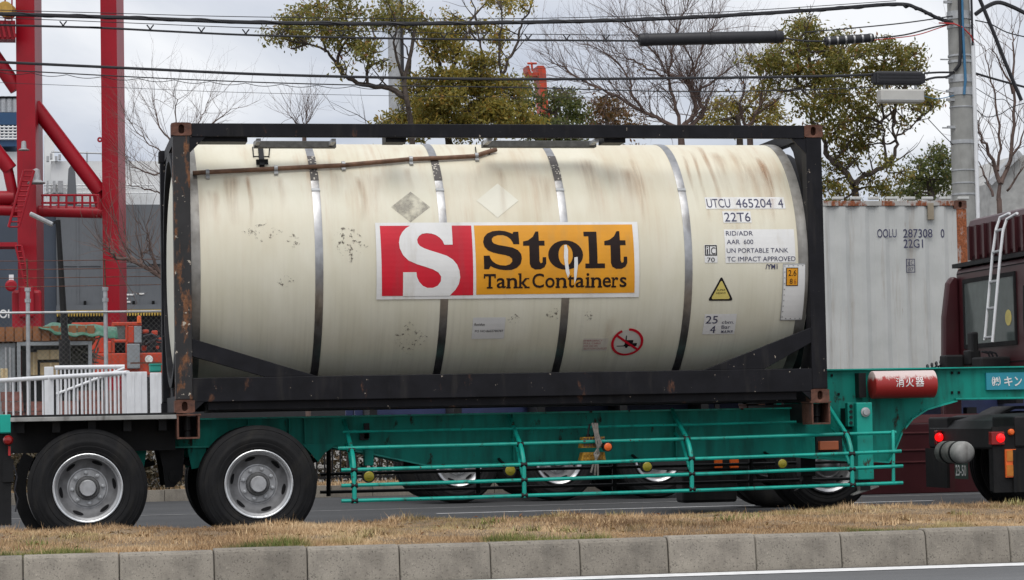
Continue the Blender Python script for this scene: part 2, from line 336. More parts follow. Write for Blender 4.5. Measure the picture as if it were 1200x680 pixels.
# grass verge: soil bed, then blades
vx = np.linspace(-14, 16, 121); vy = np.linspace(-5.98, -1.75, 22)
def vz(x, y):
    e = np.clip((y+5.98)/.35, 0, 1); g = np.clip((-1.75-y)/.5, 0, 1)
    return .235 + .010*e*np.sin(x*1.7+y) + .035*e + .012*np.sin(x*5.1+y*3.3) - .12*(1-g)
q = MB(); q.v = [(x, y, float(vz(x, y))) for x in vx for y in vy]; ny = len(vy)
q.f = [(i*ny+j, (i+1)*ny+j, (i+1)*ny+j+1, i*ny+j+1) for i in range(len(vx)-1) for j in range(ny-1)]
q.build('grass_verge', mat['soil'], smooth=True, **STRUCT)
MB().box(-40, 40, -1.85, -1.72, -.02, .19).build('verge_back_kerb', mat['kerb'], **STRUCT)
def smooth_noise(x, y, seed, sc):
    r = np.random.default_rng(seed); out = np.zeros_like(x)
    for k in range(10):
        a = r.uniform(0, 6.28); w = sc*r.uniform(.5, 2.2); out += np.sin((x*math.cos(a)+y*math.sin(a)*.9)*w + r.uniform(0, 6.28))
    return out/10**.5
def blades(name, n, x0, x1, yfun, zfun, hfun, wid, gfun, mt, **tags):
    x = rng.uniform(x0, x1, n); y = yfun(n); z = zfun(x, y); h = np.maximum(hfun(x, y), .008)*np.where(rng.random(n) < .04, 1.9, 1.)*rng.uniform(.5, 1.3, n)
    a = rng.uniform(0, 2*math.pi, n); w = wid*rng.uniform(.6, 1.4, n)
    lean = rng.uniform(.2, 1.0, n); la = rng.uniform(0, 2*math.pi, n)
    v = np.zeros((n, 3, 3))
    v[:, 0] = np.stack([x-w*np.cos(a), y-w*np.sin(a), z-.01], 1); v[:, 1] = np.stack([x+w*np.cos(a), y+w*np.sin(a), z-.01], 1)
    v[:, 2] = np.stack([x+h*lean*np.cos(la), y+h*lean*np.sin(la), z+h*np.sqrt(1-lean**2*.8)], 1)
    return trimesh(name, v, mt, dict(rnd=np.clip(rng.normal(.5, .22, n)+.22*smooth_noise(x, y*.6, 31, 2.5)+.12*smooth_noise(x, y, 33, 9), 0, 1), green=gfun(x, y)), **tags)
def trimesh(name, v, mt, attrs, parent=None, k=3, **tags):
    n = len(v); me = bpy.data.meshes.new(name)
    org = np.array(ORG.get(parent.name, (0, 0, 0))) if parent else np.zeros(3)
    me.vertices.add(n*k); me.vertices.foreach_set('co', (v-org).reshape(-1))
    me.loops.add(n*k); me.loops.foreach_set('vertex_index', np.arange(n*k, dtype=np.int32))
    me.polygons.add(n); me.polygons.foreach_set('loop_start', np.arange(0, n*k, k, dtype=np.int32))
    me.update(calc_edges=True)
    for an, av in attrs.items():
        at = me.attributes.new(an, 'FLOAT', 'FACE'); at.data.foreach_set('value', np.asarray(av, dtype=np.float32))
    return link(name, me, mt, parent, **tags)
def gmask(x, y):
    g = smooth_noise(x, y, 3, 2.2)+.4*smooth_noise(x, y, 5, 9)+.45*np.clip((x-3)/4, -.3, 1)
    near = np.exp(-((y+5.9)/.14)**2)*np.clip(smooth_noise(x, y*0, 11, 5.5)*3-.5, 0, 1.2)
    m = np.clip((g-.45)*.8, 0, .5)+1.2*near
    m = m*np.clip(rng.normal(.8, .35, len(x)), 0, 1.1)
    return np.clip(m, 0, 1)
blades('grass', 330000, -7, 11, lambda n: np.concatenate([rng.uniform(-6.02, -1.8, n*3//4), rng.uniform(-6.02, -5.6, n-n*3//4)]), vz,
       lambda x, y: .022+.014*np.clip(smooth_noise(x, y, 21, 3.)+.2, -.8, 1.5)-.016*np.exp(-((y+5.93)/.12)**2)*np.clip(-smooth_noise(x, y*0, 11, 5.5)*2, 0, 1)+.05*np.exp(-((y+5.9)/.12)**2)*np.clip(smooth_noise(x, y*0, 11, 5.5), 0, 1)+.012*np.clip(smooth_noise(x, y, 41, 8), -1, 2), .0032, gmask, mat['grass'],
       kind='stuff', label='short dry straw coloured grass with green patches on the median verge')
wc = [(random.uniform(-6.5, 10.5), random.uniform(-5.9, -2.2)) for _ in range(70)]
wx = np.concatenate([rng.normal(a, .05, 60) for a, c in wc]); wy = np.concatenate([rng.normal(c, .05, 60) for a, c in wc]); nw = len(wx); wz = vz(wx, wy); wa = rng.uniform(0, 6.28, nw); wh = rng.uniform(.03, .085, nw); wl = rng.uniform(.2, 1., nw)
trimesh('weeds', np.stack([np.stack([wx-.005*np.sin(wa), wy+.005*np.cos(wa), wz], 1), np.stack([wx+.005*np.sin(wa), wy-.005*np.cos(wa), wz], 1), np.stack([wx+wh*wl*np.cos(wa), wy+wh*wl*np.sin(wa), wz+wh*(1-.5*wl)], 1)], 1), mat['grass'], dict(rnd=rng.random(nw), green=np.repeat(np.clip(rng.normal(.45, .4, len(wc)), 0, 1), 60)), kind='stuff', label='small weed tufts dotted over the median verge')
# dead leaves and taller weeds strewn over the verge
nl_ = 900; lx = rng.uniform(-7, 11, nl_); ly_ = rng.uniform(-6.0, -2.0, nl_); lz = vz(lx, ly_)+.022
dv = rng.normal(0, 1, (nl_, 3)); dv[:, 2] *= .35; dv /= np.linalg.norm(dv, axis=1)[:, None]; wv = np.cross(dv, rng.normal(0, 1, (nl_, 3))); wv /= np.linalg.norm(wv, axis=1)[:, None]
lc = np.stack([lx, ly_, lz], 1); lsz = rng.uniform(.02, .055, (nl_, 1))
trimesh('fallen_leaves', np.stack([lc-dv*lsz*.5, lc+wv*lsz*.28, lc+dv*lsz*.5], 1), mat['leaf_rust'], dict(rnd=rng.random(nl_)), kind='stuff', label='dead brown leaves scattered over the median verge')
# far strip: dry grass beyond the far kerb and a leafy hedge
q = blades('grass', 26000, -3, 13, lambda n: rng.uniform(13.92, 15.2, n), lambda x, y: x*0+.16, lambda x, y: .07+0*x, .008, lambda x, y: np.clip(smooth_noise(x, y, 9, 1)*.4, 0, .5), mat['grass'],
       kind='stuff', label='strip of dry grass beyond the far kerb')

# ================================================================== TANK CONTAINER
Z0 = 1.19; CL, CW, CH = 6.058, 2.438, 2.591
YC, RT_, ZC = 1.219, 1.185, Z0+1.345
tank = thing('tank_container', 'cream tank container in a black steel frame on the teal trailer', 'tank container', (0, 0, Z0))
def tank_hit(px, py, R=RT_):
    d = ray(px, py); o = CAM
    a = d[1]**2+d[2]**2; bq = 2*((o[1]-YC)*d[1]+(o[2]-ZC)*d[2]); c = (o[1]-YC)**2+(o[2]-ZC)**2-R*R
    q = max(bq*bq-4*a*c, 0); k = (-bq-math.sqrt(q))/(2*a); p = o+d*k
    return p[0], math.atan2(p[2]-ZC, YC-p[1])           # x, theta (0 = front, up positive)
def tank_xyz(x, th, off=0):
    return (x, YC-(RT_+off)*math.cos(th), ZC+(RT_+off)*math.sin(th))
XA, XB = .19, 5.86
prof = [(-.02-XA+.0, .0)] ; prof = []
for i in range(13):                       # left dished head
    t_ = i/12*math.pi/2; prof.append((XA-.165*math.cos(t_)**1.0, RT_*math.sin(t_)**.72 if i else .0001))
for i in range(1, 25): prof.append((XA+(XB-XA)*i/24, RT_))
for i in range(1, 13):
    t_ = math.pi/2*(1-i/12); prof.append((XB+.165*math.cos(t_), RT_*math.sin(t_)**.72 if i < 12 else .0001))
MB().lathe((0, YC, ZC), (1, 0, 0), prof, 96).build('tank_shell', mat['cream'], tank, smooth=True)
mat['dull_band'] = M('dull_band', (.30, .29, .27), .5, metal=.6, var=.3, scale=6, dirt=.4, dirtcol=(.14, .12, .10))
BX = [1.308, 2.451, 3.578, 4.741]
for x in BX:
    bnd = MB().lathe((x, YC, ZC), (1, 0, 0), [(-.036, RT_-.002), (-.036, RT_+.004), (-.024, RT_+.006), (.024, RT_+.006), (.036, RT_+.004), (.036, RT_-.002)], 96).build('strap_band', mat['steel'], tank, smooth=30)
    px = {1.308: 374, 2.451: 516, 3.578: 656, 4.741: 800}[x]
    th0 = tank_hit(px, 184)[1]; th1 = tank_hit(px, 212)[1]
    q = MB(); k = 8
    if x != 4.741:
        for i in range(k+1):
            th = th0+(th1-th0)*i/k; q.v += [tank_xyz(x-.037, th, .009), tank_xyz(x+.037, th, .009)]
        q.f = [(2*i, 2*i+1, 2*i+3, 2*i+2) for i in range(k)]; q.build('perforated_plate', mat['perforated'], bnd)
    q = MB(); thb = tank_hit(px, 223)[1]
    for th in (thb+.012, thb-.012): q.v += [tank_xyz(x-.038, th, .012), tank_xyz(x+.038, th, .012)]
    for th in (thb+.012, thb-.012): q.v += [tank_xyz(x-.038, th, .0), tank_xyz(x+.038, th, .0)]
    q.f = [(0, 1, 3, 2), (0, 4, 5, 1), (2, 3, 7, 6), (0, 2, 6, 4), (1, 5, 7, 3)]; q.build('band_buckle', mat['galv'], bnd)
for x0, x1 in ((XA-.035, XA+.055), (XB-.06, XB+.035)):
    MB().lathe((0, YC, ZC), (1, 0, 0), [(x0, RT_-.003), (x0, RT_+.005), (x1, RT_+.005), (x1, RT_-.003)], 96).build('end_band', mat['dull_band'], tank, smooth=30)
for x0, x1 in ((.03, XA-.036), (XB+.036, CL-.03)):
    MB().lathe((0, YC, ZC), (1, 0, 0), [(x0, 1.02), (x0, 1.10), (x1, 1.10), (x1, 1.02)], 64, closed=True).build('end_skirt', mat['black_frame'], tank, smooth=30)
# --- frame
def casting_mesh():
    q = MB(); w, d, h = .178, .162, .118; n = 24
    outer = []; inner = []
    for i in range(n):
        a = 2*math.pi*i/n; c_, s_ = math.cos(a), math.sin(a)
        k = 1/max(abs(c_)/(w/2), abs(s_)/(h/2)); outer.append((w/2+c_*k, h/2+s_*k))
        sx_ = .026; inner.append((w/2+.026*c_, h/2+.016*(1 if s_ > 0 else -1)*(abs(s_) > .01)+.026*s_))
    q.v = [(x, 0, z) for x, z in outer]+[(x, .004, z) for x, z in inner]+[(x, .07, z) for x, z in inner]
    q.f = [(i, (i+1) % n, n+(i+1) % n, n+i) for i in range(n)]+[(n+i, n+(i+1) % n, 2*n+(i+1) % n, 2*n+i) for i in range(n)]+[tuple(2*n+i for i in range(n))]
    q.v += [(x, d, z) for x, z in outer]; q.f += [(i, 3*n+i, 3*n+(i+1) % n, (i+1) % n) for i in range(n)]+[tuple(3*n+i for i in range(n))]
    return q.mesh('corner_casting')
cme = casting_mesh(); cme.materials.append(mat['casting']); cme2 = casting_mesh(); cme2.materials.append(mat['black_frame'])
def casting(parent, x, z, near, yb):
    o = link('corner_casting', cme if near else cme2, None, parent, loc=(x, 0 if near else yb, z))
    if not near: o.scale = (1, -1, 1)
    return o
for x in (0, CL-.178):
    for z in (Z0, Z0+CH-.118):
        casting(tank, x, z, True, 0); casting(tank, x, z, False, CW)
for x in (.012, CL-.012-.150):
    for y in (.006, CW-.156):
        q = MB().box(x, x+.15, y, y+.15, Z0+.118, Z0+CH-.118)
        q.build('corner_post', mat['rust_post'] if (y < .1 and x < 1) else mat['black_frame'], tank, bevel=.008)
for y in (.004, CW-.064):
    MB().box(.178, CL-.178, y, y+.06, Z0+CH-.128, Z0+CH-.006).build('top_side_rail', mat['black_frame'], tank, bevel=.006)
    lo = Z0+.095
    MB().prism([(.162, lo), (.26, lo), (CL-.26, lo), (CL-.162, lo), (CL-.162, lo+.215), (.162, lo+.215)], y, y+.06).build('bottom_side_rail', mat['black_frame'], tank, bevel=.006)
    MB().box(.30, CL-.30, y+(.062 if y < 1 else -.15), y+(.21 if y < 1 else -.002), lo-.07, lo+.05).build('rail_flange', mat['black_frame'], tank)
    ys = (y+.003, y+.055)
    MB().prism([(.162, 1.85), (.162, 1.69), (.80, lo+.2151), (1.27, lo+.2151)], *ys).build('diagonal_brace', mat['black_frame'], tank, bevel=.004)
    MB().prism([(CL-.162, 1.88), (CL-.162, 1.74), (CL-.62, lo+.2151), (CL-1.20, lo+.2151)], *ys).build('diagonal_brace', mat['black_frame'], tank, bevel=.004)
    for sx_, x in ((1, .162), (-1, CL-.162)):
        MB().prism([(x, lo+.001), (x, Z0+.118), (x+sx_*.016, Z0+.02), (x+sx_*.10, lo+.001)], y+.004, y+.05).build('corner_gusset', mat['black_frame'], tank)
        MB().prism([(x, Z0+CH-.128), (x+sx_*.14, Z0+CH-.128), (x, Z0+CH-.27)], y+.01, y+.045).build('corner_gusset', mat['black_frame'], tank)
for x in (.05, CL-.15):
    MB().box(x, x+.09, .162, CW-.162, Z0+CH-.115, Z0+CH-.01).build('end_header', mat['black_frame'], tank)
    MB().box(x, x+.10, .162, CW-.162, Z0+.0, Z0+.16).build('end_sill', mat['black_frame'], tank)
    xg = x+.03
    for yy, sg in ((.15, 1), (CW-.15, -1)):
        for zz, sz in ((Z0+CH-.115, -1), (Z0+.16, 1)):
            q = MB(); P3 = [(yy, zz), (yy+sg*.52, zz), (yy+sg*.40, zz+sz*.08), (yy+sg*.12, zz+sz*.5), (yy, zz+sz*.72)]
            n = len(P3); q.v = [(xx, a, c) for xx in (xg, xg+.04) for a, c in P3]
            q.f = [tuple(range(n)), tuple(range(2*n-1, n-1, -1))]+[(i, i+n, (i+1) % n+n, (i+1) % n) for i in range(n)]
            q.build('end_gusset', mat['black_frame'], tank)
MB().box(.4, CL-.4, .30, 2.13, Z0+.01, Z0+.10).build('slit_blocker', mat['black_frame'], tank)  # added box that blocks the light showing through the slit under the rail
mat['walk'] = M('dark_grating', (.11, .11, .105), .7, var=.3, scale=20)  # even dark grey for the walkways
# walkway gratings, brackets, vapour pipe
for px0, px1, py in ((298, 394, 169), (566, 699, 168.5)):
    a_ = pt(px0, py, .30); b_ = pt(px1, py, .30)
    wk = MB().box(a_[0], b_[0], .30, .40, a_[2]-.030, a_[2]+.030).build('walkway', mat['walk'], tank, bevel=.004)
    for s_ in (a_[0]+.02, b_[0]-.05): MB().bar((s_, .07, a_[2]+.01), (s_, .299, a_[2]), .04, .03).build('walkway_bracket', mat['galv'], wk)
for px0, px1 in ((452, 476), (708, 733), (232, 290)):
    a_ = pt(px0, 164, .06); b_ = pt(px1, 164, .06)
    MB().box(a_[0], b_[0], .062, .30, Z0+CH-.165, Z0+CH-.085).build('rail_bracket', mat['black_frame'], tank)
PP = [(226, 206), (236, 205.3), (260, 204), (320, 201), (400, 197), (480, 190), (520, 188.5), (556, 186.5), (570, 182), (581, 179)]
path = [tank_xyz(*tank_hit(px, py), .03) for px, py in PP]
pipe = MB().tube(path, .021, 10).build('vapour_pipe', mat['pipe'], tank, smooth=True)
for px, py in ((243, 205), (323, 200.5), (402, 195.8), (481, 190), (558, 186)):
    c = tank_xyz(*tank_hit(px, py), .03); x, th = tank_hit(px, py)
    q = MB().lathe(c, (1, .0, 0), [(-.016, .022), (-.016, .028), (.016, .028), (.016, .022)], 12)
    q.bar(tank_xyz(x, th-.02, .012), tank_xyz(x, th-.055, .012), .035, .02, up=(0, -1, 0)); q.build('pipe_clamp', mat['galv'], pipe)
for px, w in ((306, 10), (566, 9)):
    q = MB()
    lo_ = 185 if px < 400 else 182
    pp = [tank_xyz(*tank_hit(px-w, 174), .012), tank_xyz(*tank_hit(px-w+1, lo_), .012), tank_xyz(*tank_hit(px+w-1, lo_), .012), tank_xyz(*tank_hit(px+w, 174), .012)]
    q.tube(pp, .006, 6); q.build('wire_bracket', mat['dark'], tank)
x, th = tank_hit(307, 184); q = MB().bar(tank_xyz(*tank_hit(305, 175), .03), tank_xyz(*tank_hit(307, 198), .03), .045, .03, up=(0, -1, 0)); q.bar(tank_xyz(*tank_hit(300, 193.5), .03), tank_xyz(*tank_hit(314, 193), .03), .05, .02, up=(0, -1, 0)); q.build('valve_handle', mat['chassis_black'], tank)
# --- flat print on the cladding
def text2d(s, bold=0., space=1.0):
    cu = bpy.data.curves.new('txt', 'FONT'); cu.body = s; cu.size = 1; cu.offset = bold; cu.resolution_u = 4; cu.space_character = space
    o = bpy.data.objects.new('txt', cu); COL.objects.link(o); bpy.context.view_layer.update()
    me = bpy.data.meshes.new_from_object(o.evaluated_get(bpy.context.evaluated_depsgraph_get()))
    v = np.array([tuple(q.co) for q in me.vertices])[:, :2]; f = [tuple(p.vertices) for p in me.polygons]
    bpy.data.objects.remove(o); bpy.data.curves.remove(cu); bpy.data.meshes.remove(me); return v, f
def fit(v, u0, u1, v0, v1):
    lo, hi = v.min(0), v.max(0); return (v-lo)/np.maximum(hi-lo, 1e-6)*np.array([u1-u0, v1-v0])+np.array([u0, v0])
def wrap(name, polys, mt, parent, mapf, step=.05, off=.004, **tags):
    """polys: list of (verts2d, faces) in (x, arc) metres; bisected along the arc, then bent by mapf"""
    bm = bmesh.new()
    for v, f in polys:
        vs = [bm.verts.new((a, c, 0)) for a, c in v]
        for q in f:
            try: bm.faces.new([vs[i] for i in q])
            except ValueError: pass
    bmesh.ops.triangulate(bm, faces=bm.faces[:])
    zs = [v.co.y for v in bm.verts]; lo, hi = min(zs), max(zs)
    for k in range(int(lo/step), int(hi/step)+1):
        bmesh.ops.bisect_plane(bm, geom=bm.verts[:]+bm.edges[:]+bm.faces[:], plane_co=(0, k*step, 0), plane_no=(0, 1, 0))
    bmesh.ops.triangulate(bm, faces=bm.faces[:])
    org = np.array(ORG[parent.name])
    for v in bm.verts: v.co = Vector(np.array(mapf(v.co.x, v.co.y, off))-org)
    me = bpy.data.meshes.new(name); bm.to_mesh(me); bm.free()
    return link(name, me, mt, parent, **tags)
def tmap(x, s, off): return tank_xyz(x, s/RT_, off)
def tbox(px0, py0, px1, py1):            # pixel box -> x0,x1,s0,s1 on the cladding
    my = (py0+py1)/2; mxp = (px0+px1)/2
    return tank_hit(px0, my)[0], tank_hit(px1, my)[0], tank_hit(mxp, py1)[1]*RT_, tank_hit(mxp, py0)[1]*RT_
def rect(x0, x1, s0, s1): return ([(x0, s0), (x1, s0), (x1, s1), (x0, s1)], [(0, 1, 2, 3)])
def tpanel(name, mt, box_, off=.003, parent=None): return wrap(name, [rect(*box_)], mt, parent or tank, tmap, off=off)
def ttext(s, box_, mt=None, off=.006, bold=0., parent=None, name='lettering'):
    v, f = text2d(s, bold); return wrap(name, [(fit(v, *box_), f)], mt or mat['black_ink'], parent or tank, tmap, off=off)
# main logo panel: coordinates below are in the panel's own grid, 1200 x 473 for photo pixels 430-760 x 240-370
B = tbox(441, 261, 749, 349.5)
def lg(P): return [(B[0]+(x-38)/(1160-38)*(B[1]-B[0]), B[3]-(y-78)/(403-78)*(B[3]-B[2])) for x, y in P]
def lpoly(P): v = lg(P); return (v, [tuple(range(len(v)))])
def spl(P, n=4):                          # Catmull-Rom through the points for round letters
    out_ = []; k = len(P)
    for i in range(k):
        p0, p1, p2, p3 = (np.array(P[(i+j) % k], float) for j in (-1, 0, 1, 2))
        if np.linalg.norm(p2-p1) < 14: out_.append(tuple(p1)); continue
        for j in range(n):
            u = j/n; out_.append(tuple(.5*((2*p1)+(-p0+p2)*u+(2*p0-5*p1+4*p2-p3)*u*u+(-p0+3*p1-3*p2+p3)*u**3)))
    return out_
logo = tpanel('logo_panel', mat['white_vinyl'], B, .008)
wrap('logo_square', [lpoly([(57, 92), (443, 92), (446, 388), (61, 388)])], mat['red_vinyl'], logo, tmap, off=.010)
wrap('logo_field', [lpoly([(454, 92), (1136, 90), (1140, 384), (459, 386)])], mat['orange_vinyl'], logo, tmap, off=.010)
wrap('logo_letter', [lpoly([(360, 91), (360, 175), (325, 175), (318, 158), (306, 144), (290, 133), (272, 127), (252, 125), (233, 128), (219, 138), (211, 152), (213, 168), (222, 180), (240, 190), (265, 199), (300, 210), (335, 222), (360, 238), (377, 259), (387, 285), (390, 312), (384, 340), (370, 364), (346, 389),
      (149, 389), (149, 289), (205, 289), (207, 308), (216, 328), (232, 346), (252, 355), (275, 355), (295, 346), (308, 328), (309, 308), (298, 291), (275, 278), (240, 266), (205, 255), (172, 240), (150, 218), (137, 190), (134, 165), (139, 140), (150, 120), (166, 103), (186, 91)])], mat['white_vinyl'], logo, tmap, off=.012)
gl = []
SG = [(585, 92), (590, 260), (512, 260), (500, 230), (475, 190), (430, 155), (375, 137), (310, 138), (255, 155), (228, 185), (228, 220), (250, 248), (310, 270), (400, 285), (500, 305), (570, 340), (610, 390), (618, 450), (600, 520), (550, 570), (480, 597), (400, 600), (320, 590), (250, 570), (200, 545), (180, 585), (115, 585), (112, 410), (190, 408), (200, 440), (225, 480), (270, 515), (330, 535), (400, 540), (455, 525), (490, 490), (488, 450), (455, 420), (400, 403), (330, 390), (240, 370), (170, 340), (125, 290), (110, 230), (125, 165), (170, 115), (240, 85), (330, 76), (410, 85), (470, 105), (505, 122), (518, 95)]
gl.append(lpoly([(454.5+x*.3209, 90.9+y*.3209) for x, y in SG]))
for dx in (0, 350):
    gl.append(lpoly([(x+dx, y) for x, y in [(716, 120), (728, 120), (728, 160), (752, 160), (752, 181), (728, 181), (728, 246), (733, 256), (741, 252), (742, 230), (757, 230), (757, 256), (749, 272), (732, 281), (708, 281), (692, 272), (686, 256), (686, 181), (660, 181), (660, 163), (682, 158), (703, 143)]]))
e0 = [(841+75*math.cos(i/28*2*math.pi), 221+62*math.sin(i/28*2*math.pi)) for i in range(28)]; e1 = [(841+31*math.cos(i/28*2*math.pi), 221+45*math.sin(i/28*2*math.pi)) for i in range(28)]
gl.append((lg(e0+e1), [(i, (i+1) % 28, 28+(i+1) % 28, 28+i) for i in range(28)]))
gl.append(lpoly([(922, 122), (978, 122), (978, 258), (1010, 258), (1010, 278), (925, 278), (925, 258), (942, 258), (942, 142), (922, 142)]))
mat['brown_ink'] = M('brown_black_ink', (.018, .010, .009), .6, var=.2, spec=.2)
wrap('logo_word', gl, mat['brown_ink'], logo, tmap, off=.012)
gl = []
def lrect(x0, x1, y0, y1): return lpoly([(x0, y0), (x1, y0), (x1, y1), (x0, y1)])
for ch, x0, x1 in (('T', 490, 541), ('a', 545, 584), ('n', 590, 632), ('k', 641, 681), ('C', 697, 747), ('o', 753, 793), ('n', 801, 843), ('t', 849, 877), ('a', 883, 921), ('i', 930, 942), ('n', 952, 994), ('e', 1000, 1036), ('r', 1042, 1068), ('s', 1074, 1104)):
    v, f = text2d(ch, .012); y0 = {'T': 299, 'k': 297, 'C': 298, 't': 305, 'i': 298}.get(ch, 316)
    v = fit(v, x0, x1, -359, -y0); v[:, 1] *= -1; gl.append((lg(v), f))
    for a_, c_ in {'T': [(503, 528)], 'n': [(x0-4, x0+15), (x1-15, x1+4)], 'k': [(x0-4, x0+15), (x1-17, x1+5)], 'i': [(x0-5, x1+5)], 'r': [(x0-4, x0+17)]}.get(ch, []): gl.append(lrect(a_, c_, 353, 360))
    if ch in 'nir': gl.append(lrect(x0-4, x0+3, 317, 323))
    if ch == 'k': gl.append(lrect(x0-4, x0+3, 297, 303)); gl.append(lrect(x1-16, x1+3, 317, 322))
    if ch == 'T': gl.append(lrect(490, 496, 302, 317)); gl.append(lrect(535, 541, 302, 317))
wrap('logo_word', gl, mat['brown_ink'], logo, tmap, off=.013)
# torn streaks through the logo
def tear(P): wrap('torn_patch', [lpoly(P)], mat['white_vinyl'], logo, tmap, off=.015)
tear([(836, 180), (846, 178), (852, 200), (850, 250), (857, 300), (850, 318), (840, 290), (833, 230)]); tear([(878, 232), (892, 230), (893, 262), (886, 320), (878, 345), (876, 300)])
# codes and notices
p_ = tpanel('code_panel', mat['white_vinyl'], tbox(826.5, 231.5, 919.5, 245)); ttext('UTCU', tbox(828, 233.5, 855.5, 243.7), mat['navy_ink'], parent=p_); ttext('465204', tbox(862, 233.5, 904, 243.7), mat['navy_ink'], parent=p_); ttext('4', tbox(911.5, 233.5, 917.5, 243.7), mat['navy_ink'], parent=p_)
p_ = tpanel('code_panel', mat['white_vinyl'], tbox(847, 248, 880, 261.2)); ttext('22T6', tbox(848.8, 249.5, 879, 260), mat['navy_ink'], parent=p_)
p_ = tpanel('notice_panel', mat['white_vinyl'], tbox(849.5, 269, 931.5, 308)); 
for s_, b_ in (('RID/ADR', (850.5, 271, 882, 276.3)), ('AAR  600', (851.5, 281, 882.5, 286.3)), ('UN PORTABLE TANK', (851.5, 291, 923.5, 296.3)), ('TC IMPACT APPROVED', (852, 300.8, 932, 306.3))): ttext(s_, tbox(*b_), mat['navy_ink'], parent=p_)
p_ = tpanel('small_panel', mat['white_vinyl'], tbox(825.5, 287, 840.5, 308)); x0, x1, s0, s1 = tbox(826, 287.5, 840, 299.7); w_ = .010
wrap('box_outline', [rect(x0, x1, s0, s0+w_), rect(x0, x1, s1-w_, s1), rect(x0, x0+w_, s0+w_, s1-w_), rect(x1-w_, x1, s0+w_, s1-w_), rect((x0*.62+x1*.38)-.004, (x0*.62+x1*.38)+.004, s0+w_, s1-w_)], mat['black_ink'], p_, tmap, off=.005)
ttext('i', tbox(828, 289.5, 829.6, 298), parent=p_); ttext('C', tbox(833, 290, 838.2, 298), parent=p_); ttext('70', tbox(828.5, 302, 837.5, 307), parent=p_)
x0, x1, s0, s1 = tbox(830, 323.5, 860, 352.5); xm = (x0+x1)/2
def tri(k, rnd=.03):
    pts = []; C = [(x0+k*1.7, s0+k), (x1-k*1.7, s0+k), (xm, s1-k*2.1)]
    for i in range(3):
        a_, p1, c_ = np.array(C[i-1]), np.array(C[i]), np.array(C[(i+1) % 3]); u = (a_-p1)/np.linalg.norm(a_-p1); w = (c_-p1)/np.linalg.norm(c_-p1); r = rnd*(1-k*9)
        for j in range(6):
            q = j/5; pts.append(tuple((1-q)**2*(p1+u*r)+2*q*(1-q)*p1+q*q*(p1+w*r)))
    return (pts, [tuple(range(len(pts)))])
p_ = wrap('warning_triangle', [tri(0)], mat['black_ink'], tank, tmap, off=.003); wrap('triangle_field', [tri(.017)], mat['yellow_vinyl'], p_, tmap, off=.005)
ttext('SUPER', tbox(840, 338.7, 850, 340.7), mat['brown_ink'], .007, parent=p_); ttext('HEAVY', tbox(839, 342.4, 850.5, 344.4), mat['brown_ink'], .007, parent=p_)
p_ = tpanel('capacity_panel', mat['white_vinyl'], tbox(824.5, 368, 862, 391.5)); ttext('25', tbox(827, 370, 841, 379), mat['navy_ink'], parent=p_); ttext('4', tbox(832, 381.5, 838.3, 390), mat['navy_ink'], parent=p_)
ttext('cbm.', tbox(846, 375.4, 860, 379.2), mat['navy_ink'], parent=p_); ttext('Bar', tbox(845.5, 381, 855.5, 385), mat['navy_ink'], parent=p_); ttext('M.A.W.P.', tbox(845, 386.8, 859, 390), mat['navy_ink'], parent=p_, bold=.02)
p_ = tpanel('riveted_plate', mat['white_vinyl'], tbox(916.5, 309, 942.5, 375), .007); x0, x1, s0, s1 = tbox(916.5, 309, 942.5, 375)
wrap('rivet_row', [rect(x0, x1, s0, s0+.008), rect(x0, x1, s1-.008, s1), rect(x0, x0+.008, s0, s1)]+[rect(x0+.014, x0+.024, s_, s_+.012) for s_ in np.linspace(s0+.03, s1-.03, 10)]+[rect(x_, x_+.012, s_, s_+.010) for x_ in np.linspace(x0+.05, x1-.03, 4) for s_ in (s0+.014, s1-.024)], mat['galv'], p_, tmap, off=.009)
p2 = wrap('height_mark', [rect(*tbox(920.8, 313.7, 935, 335))], mat['black_ink'], p_, tmap, off=.010); wrap('height_field', [rect(*tbox(921.7, 314.7, 934.2, 334.1))], mat['orange_vinyl'], p_, tmap, off=.012)
ttext('2.6', tbox(923.5, 316.5, 932.8, 323.3), off=.014, parent=p_); ttext('8', tbox(925, 326.5, 928.3, 332.6), off=.014, parent=p_); ttext('6', tbox(930.3, 326.5, 932.3, 332.6), mat['amber_dull'], .014, parent=p_)
ttext('/YM1', tbox(897, 309.5, 911, 315.5), mat['navy_ink'], off=.004, bold=.02)
p_ = tpanel('paper_label', M('pale_label', (.66, .66, .65), .5, var=.05), tbox(553.5, 372, 591.5, 397), .003); ttext('Residue', tbox(556, 378.5, 568, 381.5), parent=p_); ttext('PO NO.8602780787', tbox(556.5, 386.5, 589.5, 389), parent=p_)
mat['film_lbl'] = M('faint_label', (.60, .575, .51), .5, var=.06); mat['pink_ink'] = flat('pink_ink', (.42, .12, .13))
p_ = tpanel('instruction_label', mat['film_lbl'], tbox(683, 396.5, 712, 411), .003)
for k, (s_, w_) in enumerate((('EMERGENCY', 22), ('PULL CABLE', 20), ('FOR USE ON', 16), ('BOTTOM OUTLET', 27))): ttext(s_, tbox(684, 398+3.1*k, 684+w_, 400+3.1*k), mat['pink_ink'], .005, parent=p_)
